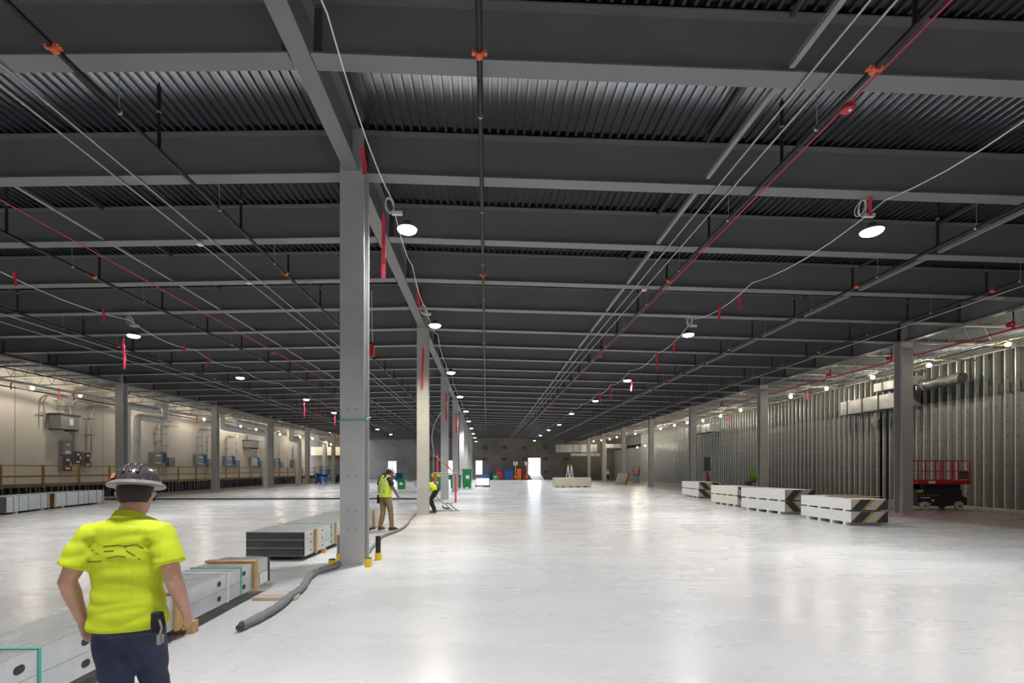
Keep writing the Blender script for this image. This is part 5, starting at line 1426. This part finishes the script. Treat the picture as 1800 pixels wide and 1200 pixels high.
# the walker close to the camera, seen from behind
J = stand(pelvis=(0,.0,.95), shoulder_l=(-.185,-.02,1.365), shoulder_r=(.185,-.01,1.37), elbow_l=(-.255,-.08,1.14), elbow_r=(.26,-.04,1.145), wrist_l=(-.255,.02,.905), wrist_r=(.245,.10,.925),
          chest=(0,.02,1.28), neck=(0,.015,1.475), head=(.0,.065,1.595),
          hip_l=(-.072,0,.91), hip_r=(.072,0,.91), knee_l=(-.035,-.03,.49), knee_r=(.035,.16,.52), ankle_l=(-.05,-.34,.20), ankle_r=(.04,.30,.09), toe_l=(-.1,.8,-.55), toe_r=(.1,1,.05))
man, hat, shirt = figure('person', 'person close by walking away in bright yellow T-shirt, navy jeans and charcoal hard hat', (-1.885,2.58,0), math.radians(2), J,
                  ((-.30,.95,-.16),(-.03,.15,1)), dict(skin='skin', trousers='jeans', shirt='hivisnear', hat='hatdark', brim='full', brim_mat='hatbrim', hem=.075, sleeve=.70, wrinkle=.006), s=.965, vox=.010)
# hat stickers sit on the shell
for nm, m, z, a0, a1 in (('sticker','sticker_o',.030,160,232),('sticker','sticker_g',.062,150,205)):
    hedv = V(J['head'])*.965; f = V((-.30,.95,-.16)).normalized(); hu = V((-.03,.15,1)); hu = (hu-f*hu.dot(f)).normalized(); hr = f.cross(hu)
    hc = hedv+hu*.055*.965; b = MB(); vs = []; n = 8
    for k in range(n+1):
        a = math.radians(a0+(a1-a0)*k/n)
        for dz in (-.014,.014):
            zz = z+dz; rr = 1.0+.012; t = max(0, 1-(zz/.112)**2)**.5
            for e in (1.0, 1.03): vs.append(hc+hu*zz*.985+hr*(.1125*t*e+.003)*.985*math.cos(a)+f*(.1385*t*e+.003)*.985*math.sin(a))
    fs = []
    for k in range(n):
        q = 4*k; fs += [(q,q+4,q+6,q+2),(q+1,q+3,q+7,q+5),(q,q+1,q+5,q+4),(q+2,q+6,q+7,q+3)]
    fs += [(0,2,3,1),(4*n,4*n+1,4*n+3,4*n+2)]
    b.add(vs, fs); b.build('sticker', M[m], hat, True)
# printed sketch lines across the back of the shirt
b = MB()
for pts in ([(-.13,1.30),(-.05,1.325),(.02,1.33),(.06,1.32)],[(.05,1.325),(.10,1.33),(.13,1.31)],[(-.10,1.285),(-.04,1.30),(.0,1.302)],[(-.03,1.265),(.02,1.275),(.06,1.27)],
            [(.06,1.30),(.09,1.28),(.12,1.25)],[(-.15,1.24),(-.10,1.245),(-.06,1.25)]):
    b.tube([V((x,-.22,z))*.965 for x,z in pts], .003, 5)
pr = b.build('back_print', M['print'], shirt)
sw = pr.modifiers.new('wrap', 'SHRINKWRAP'); sw.target = shirt; sw.wrap_method = 'PROJECT'; sw.use_project_y = True; sw.use_positive_direction = True; sw.use_negative_direction = False; sw.offset = .0015
# keys and pouch on the right hip
b = MB(); b.ell([(.185,-.06,.83,.030,.02),(.19,-.06,.87,.036,.025),(.185,-.06,.93,.030,.02)], 10); b.build('tool_pouch', M['blackcloth'], man, True)
b = MB(); b.tube([(.21,-.085,.90),(.225,-.09,.86),(.215,-.09,.82)], .006, 6); b.cbox((.215,-.095,.80),(.02,.006,.05)); b.cbox((.228,-.09,.805),(.015,.006,.045)); b.build('key_ring', M['tool'], man)
# standing worker looking down, beside the stud bundle
J = stand(chest=(0,.03,1.28), neck=(.0,.05,1.46), head=(.02,.14,1.575), elbow_r=(.26,.06,1.14), wrist_r=(.25,.22,.93), elbow_l=(-.27,.0,1.13), wrist_l=(-.29,.08,.90),
          ankle_l=(-.15,-.05,.09), ankle_r=(.14,.10,.09), knee_l=(-.12,.02,.50), knee_r=(.12,.09,.50))
m1, h1, _ = figure('person', 'person in yellow safety vest and khaki trousers standing head bowed by the stud bundle', (-2.78,13.38,0), math.radians(-38), J,
       ((.05,.80,-.60),(0,.62,.80)), dict(skin='skindark', trousers='khaki', shirt='navy', hat='hatwhite', vest=True, bands=(.30,), sleeve=.62), s=1.0, vox=.013)
b = MB(); b.cbox((-.30,.02,.84),(.07,.10,.24)); b.build('radio_pouch', M['blackcloth'], m1, bevel=.015)
# far worker walking before the platform
J = stand(ankle_l=(-.09,-.26,.12), ankle_r=(.09,.27,.09), knee_l=(-.09,-.06,.50), knee_r=(.09,.16,.51), elbow_l=(-.28,.05,1.13), wrist_l=(-.27,.20,.95), toe_l=(0,1,-.3))
figure('person', 'far person in yellow vest, blue jeans and white hat walking before the tan wall', (-17.88,26.4,0), math.radians(52), J,
       ((0,1,-.1),(0,.1,1)), dict(skin='skindark', trousers='bluejeans', shirt='navy', hat='hatwhite', vest=True, bands=(.1,.75), sleeve=.75, boot='blackcloth'), s=.96, vox=.018, hands=False)
# worker bending down behind the second column
J = dict(pelvis=(0,-.20,.84), waist=(0,-.08,.93), chest=(0,.12,1.02), neck=(0,.32,1.06), head=(0,.46,1.05), shoulder_l=(-.185,.25,1.02), shoulder_r=(.185,.25,1.02),
         elbow_l=(-.22,.30,.74), elbow_r=(.22,.30,.74), wrist_l=(-.18,.38,.50), wrist_r=(.18,.38,.50), hip_l=(-.09,-.20,.80), hip_r=(.09,-.20,.80), knee_l=(-.11,.02,.46), knee_r=(.11,.02,.46),
         ankle_l=(-.11,-.12,.09), ankle_r=(.11,-.12,.09), toe_l=(-.1,1,0), toe_r=(.1,1,0))
figure('person', 'person in a yellow shirt and black trousers bending down behind the second middle column', (-2.15,18.85,0), math.radians(90), J,
       ((0,.5,-.8),(0,.8,.5)), dict(skin='skin', trousers='blackcloth', shirt='hivis', hat='hatwhite', sleeve=.7, hem=.05), s=1.05, vox=.016, hands=False)
figure('person', 'distant person in white shirt and white hard hat in the dark far right corner', (18.55,73.6,0), math.radians(170), stand(),
       ((0,1,-.1),(0,.1,1)), dict(skin='skin', trousers='blackcloth', shirt='offwhite', hat='hatwhite', sleeve=.8), s=.97, vox=.022, hands=False)
# ------------------------------------------------------------------ world, camera, render settings
w = bpy.data.worlds.new('World'); SC.world = w; w.use_nodes = True
bg = w.node_tree.nodes['Background']; bg.inputs[0].default_value = (.72,.86,1.0,1); bg.inputs[1].default_value = 9
cam = bpy.data.cameras.new('camera'); co = bpy.data.objects.new('camera', cam); COL.objects.link(co)
co.location = (0,0,1.667); co.rotation_euler = (PI/2, 0, -math.radians(1.02))
cam.sensor_width = 36; cam.lens = 17.0; cam.shift_x = 30/1800; cam.shift_y = 225/1800
cam.clip_start = .05; cam.clip_end = 400
SC.camera = co
SC.view_settings.view_transform = 'Standard'; SC.view_settings.look = 'None'
SC.view_settings.gamma = 1; SC.view_settings.use_curve_mapping = False
SC.view_settings.exposure = EXPOSURE
SC.cycles.max_bounces = 8; SC.cycles.diffuse_bounces = 5; SC.cycles.glossy_bounces = 4
SC.cycles.transparent_max_bounces = 8
SC.cycles.sample_clamp_indirect = 6.0
SC.cycles.use_denoising = True
SC.cycles.caustics_reflective = False; SC.cycles.caustics_refractive = False
